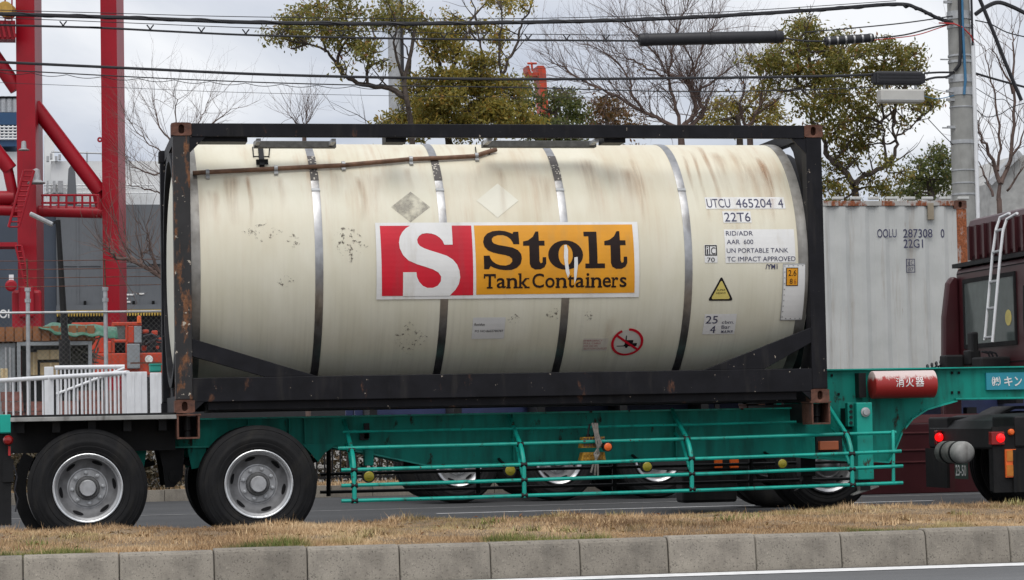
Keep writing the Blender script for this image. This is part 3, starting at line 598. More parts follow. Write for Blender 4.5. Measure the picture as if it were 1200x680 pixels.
# prohibition roundel with a small forklift
x0, x1, s0, s1 = tbox(716.3, 384.5, 753.7, 416.2); cx_, cs_, rx_, rs_ = (x0+x1)/2, (s0+s1)/2, (x1-x0)/2, (s1-s0)/2
def ell(k, n=40): return [(cx_+rx_*k*math.cos(i/n*2*math.pi), cs_+rs_*k*math.sin(i/n*2*math.pi)) for i in range(n)]
p_ = wrap('roundel', [(ell(.9), [tuple(range(40))])], M('roundel_white', (.60, .58, .53), .5, var=.06), tank, tmap, off=.003)
fk_ = [(-.62, -.22), (-.20, -.22), (-.14, -.12), (-.14, .50), (-.08, .50), (-.06, .18), (.36, .18), (.36, -.04), (.62, -.04), (.62, -.28), (.50, -.28), (.46, -.36), (.36, -.36), (.32, -.28), (.08, -.28), (.04, -.40), (-.06, -.40), (-.10, -.28), (-.62, -.28)]
wrap('forklift_mark', [([(cx_+a*rx_, cs_+c*rs_) for a, c in fk_], [tuple(range(len(fk_)))])], mat['black_ink'], p_, tmap, off=.005)
E0, E1 = ell(1.), ell(.84); th_ = -math.radians(36); c_, s_ = math.cos(th_), math.sin(th_)
bar_ = [(cx_+rx_*(u*c_-w*s_), cs_+rs_*(u*s_+w*c_)) for u, w in ((-.88, -.075), (.88, -.075), (.88, .075), (-.88, .075))]
wrap('red_ring', [(E0+E1, [(i, (i+1) % 40, 40+(i+1) % 40, 40+i) for i in range(40) if i not in (10, 11, 12)]), (bar_, [(0, 1, 2, 3)])], mat['red_vinyl'], p_, tmap, off=.007)
# rust runs washed down from the top fittings, each its own film with faded edges
mt, t, b = newmat('rust_run'); b.inputs['Base Color'].default_value = (.40, .20, .09, 1); b.inputs['Roughness'].default_value = .6
a = t.nodes.new('ShaderNodeAttribute'); a.attribute_name = 'fade'; n = noise(t, 1, 7, stretch=(24, 2, 1.6), rough=.65); f = ramp(t, n.outputs['Fac'], [(.32, 0.), (.68, 1.)])
mu = t.nodes.new('ShaderNodeMath'); mu.operation = 'MULTIPLY'; t.links.new(a.outputs['Fac'], mu.inputs[0]); t.links.new(f, mu.inputs[1]); t.links.new(mu.outputs[0], b.inputs['Alpha']); mat['rust_run'] = mt
for px, p0, p1, w, k in ((272, 205, 266, 24, .55), (293, 204, 270, 9, .6), (250, 222, 258, 16, .35), (425, 206, 262, 12, .5), (440, 204, 252, 20, .3), (330, 206, 250, 14, .3), (590, 195, 262, 14, .3), (640, 205, 250, 40, .38), (694, 185, 256, 34, .38), (752, 186, 262, 10, .75), (740, 196, 250, 30, .4), (824, 176, 262, 7, .7), (838, 172, 256, 9, .75), (848, 178, 232, 22, .4), (812, 182, 250, 8, .6), (903, 184, 262, 12, .9), (896, 190, 272, 40, .4), (872, 178, 240, 18, .3), (560, 190, 240, 20, .25), (480, 196, 230, 12, .3), (395, 202, 240, 20, .22), (712, 370, 436, 14, .25), (600, 400, 438, 20, .2)):
    q = MB(); nu, nv_ = 7, 12; fa = []; xc = tank_hit(px, (p0+p1)/2)[0]; th0 = tank_hit(px, p0)[1]; th1 = tank_hit(px, p1)[1]; hw = w/126/2
    for j in range(nv_):
        v_ = j/(nv_-1); wob = .012*math.sin(v_*7+px)
        for i in range(nu):
            u = i/(nu-1)*2-1; q.v.append(tank_xyz(xc+wob+u*hw*(1-.35*v_), th0+(th1-th0)*v_, .0035)); fa.append(k*max(0, 1-u*u)**1.2*min(1, v_*6)*(1-v_)**.8)
    q.f = [(j*nu+i, j*nu+i+1, (j+1)*nu+i+1, (j+1)*nu+i) for j in range(nv_-1) for i in range(nu-1)]
    o = q.build('rust_run', mat['rust_run'], tank, smooth=True); at = o.data.attributes.new('fade', 'FLOAT', 'POINT'); at.data.foreach_set('value', fa)
# faded marks of old placards and glue residue
def diamond(name, px, py, w, h, mt, off=.0025):
    P = [tank_hit(px-w, py), tank_hit(px, py+h), tank_hit(px+w, py), tank_hit(px, py-h)]
    wrap(name, [([(a, c*RT_) for a, c in P], [(0, 1, 2, 3)])], mt, tank, tmap, off=off)
diamond('placard_ghost', 481, 243, 23, 18, mat['film']); diamond('placard_ghost', 583, 235.5, 24.5, 20, M('clean_patch', (.74, .715, .60), .4, var=.03))
for px, py, w, h in ((402, 281, 16, 16), (411, 287, 22, 22), (480, 397, 24, 20), (650, 368, 13, 8), (603, 375, 9, 8), (308, 272, 25, 12), (345, 282, 9, 14), (335, 330, 12, 8), (690, 370, 6, 8)): diamond('glue_residue', px, py, w, h, mat['residue'])

# ================================================================== WHEELS (shared meshes, outer face towards -Y, origin at the hub on the outer face)
TR = .525
def wheel_meshes():
    d = {}
    q = MB(); q.lathe((0, 0, 0), (0, 1, 0), [(.035, .300), (.014, .318), (.010, .328), (.012, .332), (.002, .352), (-.001, .368), (.003, .372), (-.004, .40), (-.004, .418), (.000, .422), (.004, .450), (.010, .453), (.014, .470), (.022, .485), (.019, .489), (.030, .503), (.040, .510), (.046, .519), (.052, TR-.002), (.085, TR), (.090, TR-.012), (.098, TR-.012), (.103, TR), (.140, TR), (.145, TR-.012), (.153, TR-.012), (.158, TR), (.195, TR), (.200, TR-.012), (.208, TR-.012), (.213, TR), (.235, TR-.002), (.25, .505), (.275, .47), (.285, .41), (.27, .34), (.25, .30)], 64)
    d['tyre'] = q.mesh('tyre', smooth=50)
    q = MB(); q.lathe((0, 0, 0), (0, 1, 0), [(.045, .296), (.016, .304), (.012, .296), (.018, .286), (.030, .283), (.042, .268), (.050, .262)], 48); q.lathe((0, 0, 0), (0, 1, 0), [(.142, .178), (.140, .168), (.128, .160), (.126, .10), (.126, .001)], 48)
    d['rim'] = q.mesh('wheel', smooth=35)
    q = MB(); q.lathe((0, 0, 0), (0, 1, 0), [(.050, .262), (.095, .252), (.130, .215), (.142, .178)], 48); d['dish'] = q.mesh('rim_dish', smooth=35)
    q = MB(); q.lathe((0, 0, 0), (0, 1, 0), [(.126, .108), (.085, .104), (.078, .097), (.076, .082), (.066, .080)], 32); d['hubring'] = q.mesh('hub_ring', smooth=35); q = MB(); q.lathe((0, 0, 0), (0, 1, 0), [(.070, .076), (.048, .072), (.034, .070), (.030, .066), (.029, .001)], 32); d['hub'] = q.mesh('hub', smooth=35)
    q = MB()
    for i in range(8):
        a = i/8*2*math.pi+.3; c = (.135*math.cos(a), .126, .135*math.sin(a)); q.lathe(c, (0, -1, 0), [(0, .019), (.012, .019), (.014, .013), (.034, .012), (.036, .001)], 8)
    d['nuts'] = q.mesh('lug_nuts', smooth=35)
    q = MB()
    for i in range(6):
        a = i/6*2*math.pi+.35; n = 12; vs = []
        for j in range(n):
            u = .050*math.cos(j/n*2*math.pi); w = .0155*math.sin(j/n*2*math.pi); r = .235+w; aa = a+u/.235
            y = .130-(r-.215)*(.035/.037)-.005; vs.append((r*math.cos(aa), y, r*math.sin(aa)))
        q.add(vs, [tuple(range(n))])  # flat black ovals on the dish paint the dark of the hand holes
    d['hole_ovals'] = q.mesh('hand_hole_ovals'); q = MB(); q.lathe((0, 0, 0), (0, 1, 0), [(.030, .306), (.010, .3065), (.006, .300), (.008, .290), (.016, .2835), (.028, .2815)], 48); d['lip'] = q.mesh('rim_lip', smooth=40)
    for k, mm in (('tyre', 'rubber'), ('rim', 'rim'), ('hub', 'rim'), ('nuts', 'galv'), ('hole_ovals', 'dark'), ('lip', 'lip'), ('hubring', 'hubring'), ('dish', 'dish')): d[k].materials.append(mat[mm])
    return d
mat['dish'] = M('dark_rim_dish', (.19, .19, .195), .5, metal=.3, var=.3, scale=10, dirt=.35, dirtcol=(.05, .048, .045))  # recessed dish, darker than the rim
mat['hubring'] = M('dark_hub_ring', (.10, .10, .10), .5, metal=.3, var=.3, scale=30)  # ring around the hub cap, darker than the rim
mat['lip'] = M('bright_rim_lip', (.62, .63, .64), .3, metal=.7, var=.1, scale=20)
WM = wheel_meshes()
def wheel(parent, x, y, z, flip=False, rot=0., dual=True, full=True, sc=1.):
    w = link('wheel', WM['rim'], None, parent, loc=(x, y, z))
    parts = [('tyre', 'tyre', 0), ('rim_lip', 'lip', 0), ('rim_dish', 'dish', 0)]
    if full: parts += [('hub', 'hub', 0), ('hub_ring', 'hubring', 0), ('lug_nuts', 'nuts', 0), ('hand_hole_ovals', 'hole_ovals', 0)]
    if dual: parts.append(('tyre', 'tyre', .315))
    for nm, k, dy in parts:
        c = bpy.data.objects.new(nm, WM[k]); COL.objects.link(c); c.parent = w; c.location = (0, dy, 0)
        if nm in ('lug_nuts', 'hand_hole_ovals'): c['kind'] = 'stuff'
    w.rotation_euler = (0, rot, math.pi if flip else 0); w.scale = (sc, sc, sc)
    return w
# ================================================================== TEAL CONTAINER TRAILER
tr = thing('container_trailer', 'teal skeletal container trailer under the cream tank, with side guard rails', 'trailer', (0, 0, .02))
YB = .72
def PX(px, py, y): p = pt(px, py, y); return (p[0], p[2])
BOT = .69; TOP = 1.128; GT = 1.49; GB = 1.205
xl = -1.62; xg0 = pt(985, 470, YB)[0]
outline = [(xl, TOP), (xl, .90), (1.40, .885), PX(400, 525, YB), PX(430, 530, YB), PX(500, 544.5, YB), (5.95, BOT), PX(1040, 541, YB), PX(1046, 530, YB), PX(1056, 505, YB), PX(1068, 490, YB), PX(1085, 479, YB), PX(1120, 469, YB), (9.6, GB), (9.6, GT), (6.14, GT), (6.14, TOP)]
for y in (YB, 1.70):
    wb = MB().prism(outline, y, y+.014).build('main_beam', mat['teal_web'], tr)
    q = MB()
    q.box(xl, 6.05, y-.055, y+.07, TOP+.001, TOP+.016); q.box(6.10, 9.6, y-.055, y+.07, GT+.001, GT+.014)
    q.box(pt(1118, 469, YB)[0], 9.6, y-.055, y+.07, GB-.015, GB-.001); q.box(6.05, 6.10, y-.04, y+.06, TOP, GT)
    low = [(xl, .90), (1.40, .885), outline[3], outline[4], outline[5], (5.95, BOT), outline[7], outline[8], outline[9], outline[10], outline[11], outline[12]]
    for a_, c_ in zip(low[:-1], low[1:]): q.bar((a_[0], y+.007, a_[1]-.008), (c_[0], y+.007, c_[1]-.008), .11, .014, up=(0, 0, 1))
    q.build('beam_flange', mat['teal'], wb)
    q = MB()
    for px in (290, 338, 356, 600, 790): 
        x = pt(px, 505, YB)[0]; zb = .895 if px < 390 else BOT+.01; q.box(x, x+.012, y-.05, y-.001, zb, TOP)
    q.build('web_stiffener', mat['teal_web'], wb)
MB().box(6.135, 6.15, .78, 1.69, TOP-.3, GT).build('gooseneck_bulkhead', mat['teal_web'], tr)
q = MB()
for x in np.arange(-1.4, 6, .75): q.box(x, x+.09, YB+.02, 1.695, .93, 1.09)
q.build('cross_members', mat['chassis_black'], tr)
# rear deck
z1 = pt(100, 488, 0)[2]; z2 = pt(100, 493, 0)[2]; dx0 = pt(12, 490, 0)[0]; dx1 = pt(207, 490, 0)[0]
MB().box(dx0, dx1, .0, .05, z2, z1).build('deck_edge', mat['deck'], tr, bevel=.004)
MB().box(dx0, dx1, .051, 2.43, z2, z1+.02).build('deck_plate', mat['chassis_black'], tr)
for x in np.linspace(dx0+.05, dx1-.15, 5): MB().box(x, x+.07, .16, 2.3, z2-.10, z2-.001).build('deck_outrigger', mat['chassis_black'], tr)
MB().box(dx0, .03, .50, .60, .86, z2-.002).build('dark_cover_strip', mat['chassis_black'], tr)  # added black strip covering the teal beam to darken the underside of the deck
# twistlock bolsters
def bolster(px0, px1, py0, py1, nm='twistlock_bolster'):
    a_ = pt(px0, py0, .0); b_ = pt(px1, py1, .0); x0, x1, zt, zb = a_[0], b_[0], a_[2], b_[2]
    t_ = .016
    for y0, y1 in ((.0, .30), (2.14, 2.43)):
        o = MB().box(x0, x1, y0, y1, zt-t_, zt).build(nm, mat['casting'], tr, bevel=.003)
        MB().box(x0+.01, x0+.01+t_, y0+.004, y1, zb, zt-t_-.001).build('bolster_side', mat['casting'], o); MB().box(x1-.012-t_, x1-.012, y0+.004, y1, zb, zt-t_-.001).build('bolster_side', mat['casting'], o)
        MB().box(x0+.012, x1-.014, y0+.004, y1, zb-t_, zb-.001).build('bolster_base', mat['casting'], o); MB().lathe(((x0+x1)/2, y0+.15, zb), (0, 0, 1), [(0, .03), (.05, .03), (.06, .04), (zt-zb-.02, .04)], 14).build('twistlock', mat['chassis_black'], o)
    MB().box(x0+.02, x1-.02, .31, 2.13, zb, zt-.02).build('bolster_beam', mat['chassis_black'], tr)
bolster(206, 236, 485.6, 512); bolster(950, 975, 470.5, 495)
# axles, suspension, wheels
AX = (pt(103, 571, .02)[0], pt(303.6, 568, .02)[0]); AZ = .02+TR
for i, x in enumerate(AX):
    ax_ = MB().tube([(x, .2, AZ), (x, 2.24, AZ)], .075, 14).build('axle', mat['chassis_black'], tr, smooth=True)
    MB().lathe((x, .30, AZ), (0, 1, 0), [(0, .21), (.18, .21), (.18, .05)], 24).build('brake_drum', mat['chassis_black'], ax_, smooth=35)
    wheel(tr, x, .02, AZ, rot=.2+i*.37); wheel(tr, x, 2.42, AZ, flip=True, rot=.5)
    for y in (.78, 1.62):
        q = MB()
        for k in range(4): q.tube([(x-.62+.05*k, y, AZ+.20+.018*k), (x-.3, y, AZ+.13+.018*k), (x, y, AZ+.10+.018*k), (x+.3, y, AZ+.13+.018*k), (x+.62-.05*k, y, AZ+.20+.018*k)], .022, 4)
        q.build('leaf_spring', mat['chassis_black'], tr)
xm = (AX[0]+AX[1])/2
for y in (.66, 1.62):
    q = MB().prism([(xm-.10, .90), (xm+.14, .90), (xm+.12, .62), (xm+.04, .52), (xm-.04, .52), (xm-.06, .70)], y+.08, y+.13); q.build('spring_hanger', mat['chassis_black'], tr); MB().prism([(xm+.16, .89), (xm+.34, .89), (xm+.30, .70), (xm+.20, .68)], y+.06, y+.08).build('hanger_gusset', mat['teal_web'], tr)
    MB().prism([(xm-.40, .89), (xm-.20, .89), (xm-.24, .66), (xm-.36, .70)], y+.06, y+.08).build('hanger_gusset', mat['teal_web'], tr)
    MB().lathe((xm+.05, y+.08, .62), (0, -1, 0), [(0, .06), (.03, .06), (.03, .02), (.05, .02), (.05, .001)], 14).build('hanger_bolt', mat['chassis_black'], tr)
    MB().prism([(1.20, .885), (1.52, .885), (1.40, .80), (1.34, .72), (1.28, .80)], y, y+.02).build('spring_hanger', mat['teal_web'], tr)
# rear mudguard arc and rear end posts
arc = [(AX[0]+r*math.cos(math.radians(a)), AZ+r*math.sin(math.radians(a))) for r, rng_ in ((.64, range(150, 226, 6)), (.535, range(222, 146, -6))) for a in rng_]
MB().prism(arc, .34, .62).build('mudguard', mat['rubber'], tr)
MB().pbox(-6, 12.5, 486, 507, .0, .10).build('rear_bumper_plate', mat['teal'], tr, bevel=.004)
MB().pbox(-2, 13, 508, 616, .12, .08).build('rear_post', mat['chassis_black'], tr)
MB().pbox(3, 16, 538, 565, .10, .05).build('rear_bracket', mat['chassis_black'], tr)
c = pt(9.5, 516, .02); MB().lathe(c, (0, -1, 0), [(-.05, .03), (-.02, .045), (.01, .043), (.03, .03), (.036, .001)], 16).build('side_lamp', mat['red_lens'], tr, smooth=True)
a_ = pt(11, 523, .05); b_ = pt(11, 534, .05); MB().bar(a_, b_, .02, .015).build('red_ribbon', flat('ribbon_red', (.45, .02, .02)), tr)
q = MB().tube([pt(16, 545, .1), pt(20, 560, .1), pt(17, 575, .1), pt(21, 585, .1), pt(18, 600, .1)], .008, 6); q.build('air_hose', mat['cable'], tr)
# side guard rails
RR = .0165
def rail(px0, py0, px1, py1, y, r=RR):
    a_ = pt(px0, py0, y); b_ = pt(px1, py1, y); k = 9
    P = [tuple(a_+(b_-a_)*i/k+np.array([0, 0, -.006*math.sin(math.pi*i/k)+random.uniform(-.002, .002)])) for i in range(k+1)]
    return MB().tube(P, r, 8).build('guard_rail', mat['teal'], tr, smooth=True)
rail(402, 506, 933, 494.5, .45, .013); rail(396, 525.5, 1050, 507, .18); rail(400, 551, 1056, 529, .03); rail(400, 569.5, 1058, 546.5, .03); rail(400, 587.5, 1058, 566, .03)
rot_ = []
for px, pb in ((415.5, 587), (614.5, 580.5), (811, 573.5), (999, 568)):
    X = pt(px, pb, .03)[0]; k = (px-40)/22.9
    zr5 = pt(px, pb, .03)[2]; zr3 = pt(px, pb-36, .03)[2]; zr2 = pt(px-5, pb-59.5, .18)[2]; zr1 = pt(px-14, pb-77, .45)[2]
    P = [(X, .70, zr1+.13), (X, .45, zr1), (X, .19, zr2+.01), (X, .11, zr2-.05), (X, .05, zr3+.06), (X, .03, zr3), (X, .03, zr5-.02)]
    st = MB().tube(P, .021, 8).build('guard_stanchion', mat['teal'], tr, smooth=True)
    MB().tube([(X, .60, zr2+.05), (X, .35, zr2-.03), (X, .10, zr3-.1)], .014, 8).build('stay', mat['teal'], st, smooth=True)
    q = MB()
    for z_, y_ in ((zr5, .03), (pt(px, pb-18, .03)[2], .03), (zr3, .03), (zr2, .18)): MB().lathe((X, y_, z_), (1, 0, 0), [(-.03, .02), (-.03, .024), (.03, .024), (.03, .02)], 8).build('clamp', mat['chassis_black'], st)
a_ = pt(1047, 507, .08); MB().tube([pt(1046.5, 505, .16), pt(1047, 528, .04), pt(1047, 567, .03)], .016, 8).build('guard_stanchion', mat['teal'], tr, smooth=True)
# marker lamps
for px, py, mm, r in ((432.5, 558.5, 'yellow_lamp', .052), (598, 551.5, 'yellow_lamp', .052), (758.5, 547, 'yellow_lamp', .048), (917, 543.5, 'yellow_lamp', .046), (712.5, 523.8, 'orange_lamp', .040)):
    y_ = .12; c = pt(px, py, y_); o = MB().lathe(c, (0, -1, 0), [(-.06, .02), (-.05, r*.9), (.0, r*.9), (.004, r*.8), (.006, r*.4), (.010, r*.35), (.011, .001)], 20).build('marker_lamp', mat[mm], tr, smooth=40)
    MB().bar((c[0], .13, c[2]), (c[0], .7, c[2]+.1), .02, .02).build('lamp_bracket', mat['chassis_black'], o)
    MB().lathe((c[0], y_, c[2]), (0, -1, 0), [(-.065, r*1.12), (-.0, r*1.12), (-.0, r*.9)], 20).build('lamp_housing', mat['chassis_black'], o, smooth=40)
MB().pbox(961, 983, 517, 527.5, .12, .06).build('side_reflector', mat['amber_dull'], tr, bevel=.006)
q = MB().pbox(957, 987, 511, 531, .18, .05); q.build('lamp_bracket', mat['chassis_black'], tr)
q = MB()
for px, py, w, h in ((430, 505, 6, 18), (427, 512, 10, 8), (690, 513, 3, 8)): q.pbox(px-w/2, px+w/2, py-h/2, py+h/2, .64, .05)
q.build('hose_clip', mat['chassis_black'], tr)
MB().pbox(427, 438, 527, 546, .60, .1).build('valve_box', mat['teal_web'], tr, bevel=.01)
# under-frame: second rear guard of dark tubes, air tanks
q = MB()
for py0, py1 in ((556, 541), (577, 561)): 
    a_ = pt(375, py0, 2.3); b_ = pt(1000, py1, 2.3); q.tube([a_, b_], .016, 6)
for px in (385, 560, 720, 880): a_ = pt(px, 525, 2.3); b_ = pt(px, 582-(px-375)*.02, 2.3); q.tube([a_, b_], .025, 6)
q.build('far_guard_rail', mat['chassis_black'], tr)
MB().tube([(2.2, 1.2, .78), (3.0, 1.2, .78)], .13, 16).build('air_tank', mat['chassis_black'], tr, smooth=40)
# landing gear
mat['foot'] = M('dull_foot', (.22, .215, .20), .6, var=.35, scale=14)
for y, nm in ((.24, 'near'), (2.02, 'far')):
    a_ = pt(1003.5, 472, .24); b_ = pt(1024.5, 562, .24)
    near_ = y < 1; leg = MB().box(a_[0], b_[0], y, y+.16, b_[2], a_[2]).build('landing_leg', mat['teal'] if near_ else mat['chassis_black'], tr, bevel=.008)
    MB().box(a_[0]+.03, b_[0]-.03, y+.03, y+.13, b_[2]-.10, b_[2]-.001).build('inner_leg', mat['chassis_black'], leg)
    cx_ = (a_[0]+b_[0])/2; zf = b_[2]-.12
    zf += .045; foot = MB().prism([(cx_-.12, zf-.075), (cx_+.14, zf+.0), (cx_+.14, zf+.012), (cx_+.05, zf+.03), (cx_+.04, zf+.06), (cx_-.06, zf+.035), (cx_-.05, zf-.03), (cx_-.12, zf-.062)], y+.04, y+.12).build('landing_foot', mat['foot'] if near_ else mat['chassis_black'], leg, bevel=.005)
    MB().box(a_[0]-.02, a_[0]+.19, y+.165, YB-.06 if y < 1 else y+.2, a_[2]-.25, a_[2]-.05).build('leg_mount', mat['chassis_black'], leg)
c = pt(1014, 483, .235); MB().lathe(c, (0, -1, 0), [(0, .045), (.012, .045), (.015, .03), (.03, .028), (.03, .001)], 14).build('gear_cap', mat['galv'], tr, smooth=30)
MB().pbox(993.5, 1001, 472, 500, .30, .08).build('gear_box', mat['teal_web'], tr, bevel=.005)
q = MB()
for i in range(4): q.lathe(pt(997, 476+i*6.5, .30), (0, -1, 0), [(0, .016), (.015, .016), (.015, .001)], 6)
q.build('bolt_row', mat['chassis_black'], tr, kind='stuff')
# extinguisher canister
mt, t, b = newmat('faded_red'); tcn = t.nodes.new('ShaderNodeTexCoord'); sx = t.nodes.new('ShaderNodeSeparateXYZ'); t.links.new(tcn.outputs['Object'], sx.inputs[0])
mr = t.nodes.new('ShaderNodeMapRange'); mr.inputs[1].default_value = 1.30; mr.inputs[2].default_value = 1.50; t.links.new(sx.outputs['Z'], mr.inputs[0])
n = noise(t, 16, 8, rough=.75, stretch=(1.4, 1, .4)); ad = t.nodes.new('ShaderNodeMath'); ad.operation = 'ADD'; t.links.new(mr.outputs[0], ad.inputs[0]); t.links.new(n.outputs['Fac'], ad.inputs[1])
f = ramp(t, ad.outputs[0], [(.84, 0.), (1.18, 1.)]); c = mix(t, f, (.34, .02, .018), (.62, .50, .48)); t.links.new(c, b.inputs['Base Color']); b.inputs['Roughness'].default_value = .45
mat['faded_red'] = mt
a_ = pt(1026.5, 451, .40); b_ = pt(1099.5, 450, .40); rc_ = .132
can = MB().lathe((a_[0], .53, a_[2]), (1, 0, 0), [(.0, .001), (.0, rc_-.012), (.006, rc_), (b_[0]-a_[0]-.006, rc_), (b_[0]-a_[0], rc_-.012), (b_[0]-a_[0], .001)], 32).build('extinguisher_canister', mat['faded_red'], tr, smooth=40, label='faded red cylinder marked with white extinguisher lettering')
def canmap(x, s, off): a = s/rc_; return (x, .53-(rc_+off)*math.cos(a), a_[2]+(rc_+off)*math.sin(a))
for ch, px0, px1 in (('消', 1050, 1059.5), ('火', 1061.5, 1071), ('器', 1073, 1083)):
    x0 = pt(px0, 449, .4)[0]; x1 = pt(px1, 449, .4)[0]; v, f = text2d(ch, .01); wrap('lettering', [(fit(v, x0, x1, -.025, .065), f)], mat['white_vinyl'], can, canmap, off=.002, step=.03)
MB().box(a_[0]-.10, a_[0]-.03, YB-.12, YB-.001, GB+.02, GT-.03).build('canister_bracket', mat['chassis_black'], tr)
# owner sign on the gooseneck
def flatmap(y): return lambda x, s, off: (x, y-off, s)
x0, z1_ = PX(1157, 437, YB-.06); x1, z0_ = PX(1217, 456, YB-.06)
MB().box(x0, x1, YB-.03, YB-.001, z0_, z1_).build('owner_sign', mat['sign_blue'], tr)
sg = [o for o in tr.children if o.name.startswith('owner_sign')][0]
for ch, px0, px1 in (('㈱', 1162, 1172.5), ('キ', 1176.5, 1186.5), ('ン', 1188.5, 1197.5)):
    v, f = text2d(ch, .018); xa, za = PX(px0, 441.5, YB-.03); xb, zb = PX(px1, 452.5, YB-.03); wrap('lettering', [(fit(v, xa, xb, zb, za), f)], mat['white_vinyl'], sg, flatmap(YB-.031), off=.003, step=9)
q = MB()
for px, py in ((1116, 437), (1124, 437), (1116, 460), (1124, 460), (975, 440), (983, 462)): q.pbox(px-1.2, px+1.2, py-1.5, py+1.5, YB-.014, .012)
q.build('bolt_row', mat['dark'], tr, kind='stuff')
# wheel chocks tied to the guard rail
mat['chock'] = M('chock_yellow', (.42, .22, .02), .7, var=.45, scale=40, dirt=.4, dirtcol=(.08, .05, .02))
for k, (py0, py1) in enumerate(((512.5, 524.5), (530.5, 539.5))):
    a_ = pt(681, py0, .20); b_ = pt(710, py1, .20)
    ch_ = thing('wheel_chock', ['upper brown ridged wheel chock tied inside the teal side guard', 'lower yellow ridged wheel chock tied inside the teal side guard'][k], 'wheel chock', (a_[0], .2, b_[2]), 'chocks tied to the trailer guard')
    MB().prism([(a_[0], b_[2]), (b_[0], b_[2]), (b_[0]-.01, a_[2]), (a_[0]+.02, a_[2])], .2, .34).build('block', mat['chock'], ch_)
    q = MB()
    for i in range(7):
        for j in range(2): x = a_[0]+.022+i*.03; z = b_[2]+.012+j*.04*(a_[2]-b_[2])/.08; q.box(x, x+.018, .185, .201, z, z+.025*(a_[2]-b_[2])/.08)
    q.build('ridges', mat['chock'] if k else mat['casting'], ch_)
rp_ = thing('tie_rope', 'frayed grey rope holding the wheel chocks to the guard rail', 'rope', tuple(pt(698, 497, .15)))
for off_ in (-3, 0, 2.5):
    P = [pt(697+off_, 496, .16), pt(699+off_*.6, 508, .13), pt(702+off_, 520, .12), pt(699-off_, 532, .14), pt(698+off_, 545, .12), pt(697+off_*1.5, 557+off_, .12)]
    MB().tube(P, .010, 6).build('strand', M('rope_grey', (.20, .18, .16), .95, var=.3, scale=30), rp_)
MB().tube([pt(691, 497, .2), pt(688.5, 512, .2)], .010, 6).build('strand', mat['chassis_black'], rp_)

# ================================================================== TRACTOR UNIT PULLING THE TRAILER (rear end in view)
tx = 7.90
tc_ = thing('tractor_unit', 'black rear end of the tractor unit coupled under the teal gooseneck', 'truck', (tx, 0, .02))
for y in (.80, 1.50): MB().box(tx+.1, 13.4, y, y+.09, .72, .98).build('frame_rail', mat['chassis_black'], tc_)
MB().box(tx+.06, tx+.14, .35, 2.1, .70, .95).build('rear_cross_member', mat['chassis_black'], tc_)
axr = tx+.95
for y0, y1, fl in ((.04, .65, False), (1.79, 2.40, True)):
    wheel(tc_, axr, .04 if not fl else 2.40, AZ, flip=fl)
    q = MB(); n = 14
    for i in range(n+1):
        a = math.radians(4+i*150/n); r = .62
        if i == n: r = .66
        zt_ = min(AZ+r*math.sin(a), AZ+.575)
        for y in (y0, y1): q.v.append((axr+.02+r*1.12*math.cos(a), y, zt_))
    q.f = [(2*i, 2*i+1, 2*i+3, 2*i+2) for i in range(n)]
    o = q.build('mudguard', mat['chassis_black'], tc_, smooth=35); sm = o.modifiers.new('thickness', 'SOLIDIFY'); sm.thickness = .03
    q = MB().box(tx-.03, tx, y0+(.0 if not fl else .0), y1, .30, .70); q.build('mud_flap', mat['rubber'], tc_)
    q = MB().box(tx+.0, tx+.30, y0+.02, y1-.02, .72, 1.02); q.build('lamp_bracket', mat['chassis_black'], tc_, bevel=.02)
rc0 = MB(); RP = [(tx-.01, .70), (tx-.01, .90), (tx+.06, .98), (tx+.30, 1.035), (tx+.75, 1.05), (tx+1.3, 1.05), (tx+1.3, .99), (tx+.5, .97), (tx+.3, .70)]
rc0.prism(RP, .09, 2.34).build('rear_cover', mat['chassis_black'], tc_, bevel=.02)
# side of near mudguard: reflector, lamps
a_ = pt(1163, 507, .06)
lamp = MB().pbox(1162, 1177.5, 506, 521.5, .05, .08).build('tail_lamp', mat['red_lens'], tc_, bevel=.008)
MB().lathe(pt(1172.5, 513.5, .05), (0, -1, 0), [(0, .042), (.012, .040), (.020, .025), (.022, .001)], 18).build('lit_lens', mat['red_lit'], lamp, smooth=40)
c = pt(1185.5, 506.5, .05); MB().lathe(c, (0, -1, 0), [(-.03, .03), (0, .03), (.012, .02), (.014, .001)], 16).build('marker_lamp', mat['orange_lamp'], tc_, smooth=40)
fl_ = MB().pbox(1164, 1203, 500, 577, .075, .03).build('side_flap', mat['rubber'], tc_)
rf = MB().pbox(1178.5, 1191, 526.5, 559.5, .05, .022).build('reflector_plate', mat['orange_lamp'], tc_)
mat['amber_reflector'] = flat('amber_reflector', (.50, .17, .02), .3, .2)
for p0, p1 in ((528, 540.5), (545, 558)): MB().pbox(1180, 1189.7, p0, p1, .044, .005).build('reflector_field', mat['amber_reflector'], rf)
lamp2 = MB().pbox(1097, 1104.5, 504.5, 521.5, 1.95, .06).build('tail_lamp', mat['red_lens'], tc_, bevel=.01); MB().lathe(pt(1100.5, 512.5, 1.95), (-.5, -1, 0), [(0, .045), (.012, .043), (.022, .025), (.024, .001)], 18).build('lit_lens', mat['red_lit'], lamp2, smooth=40)
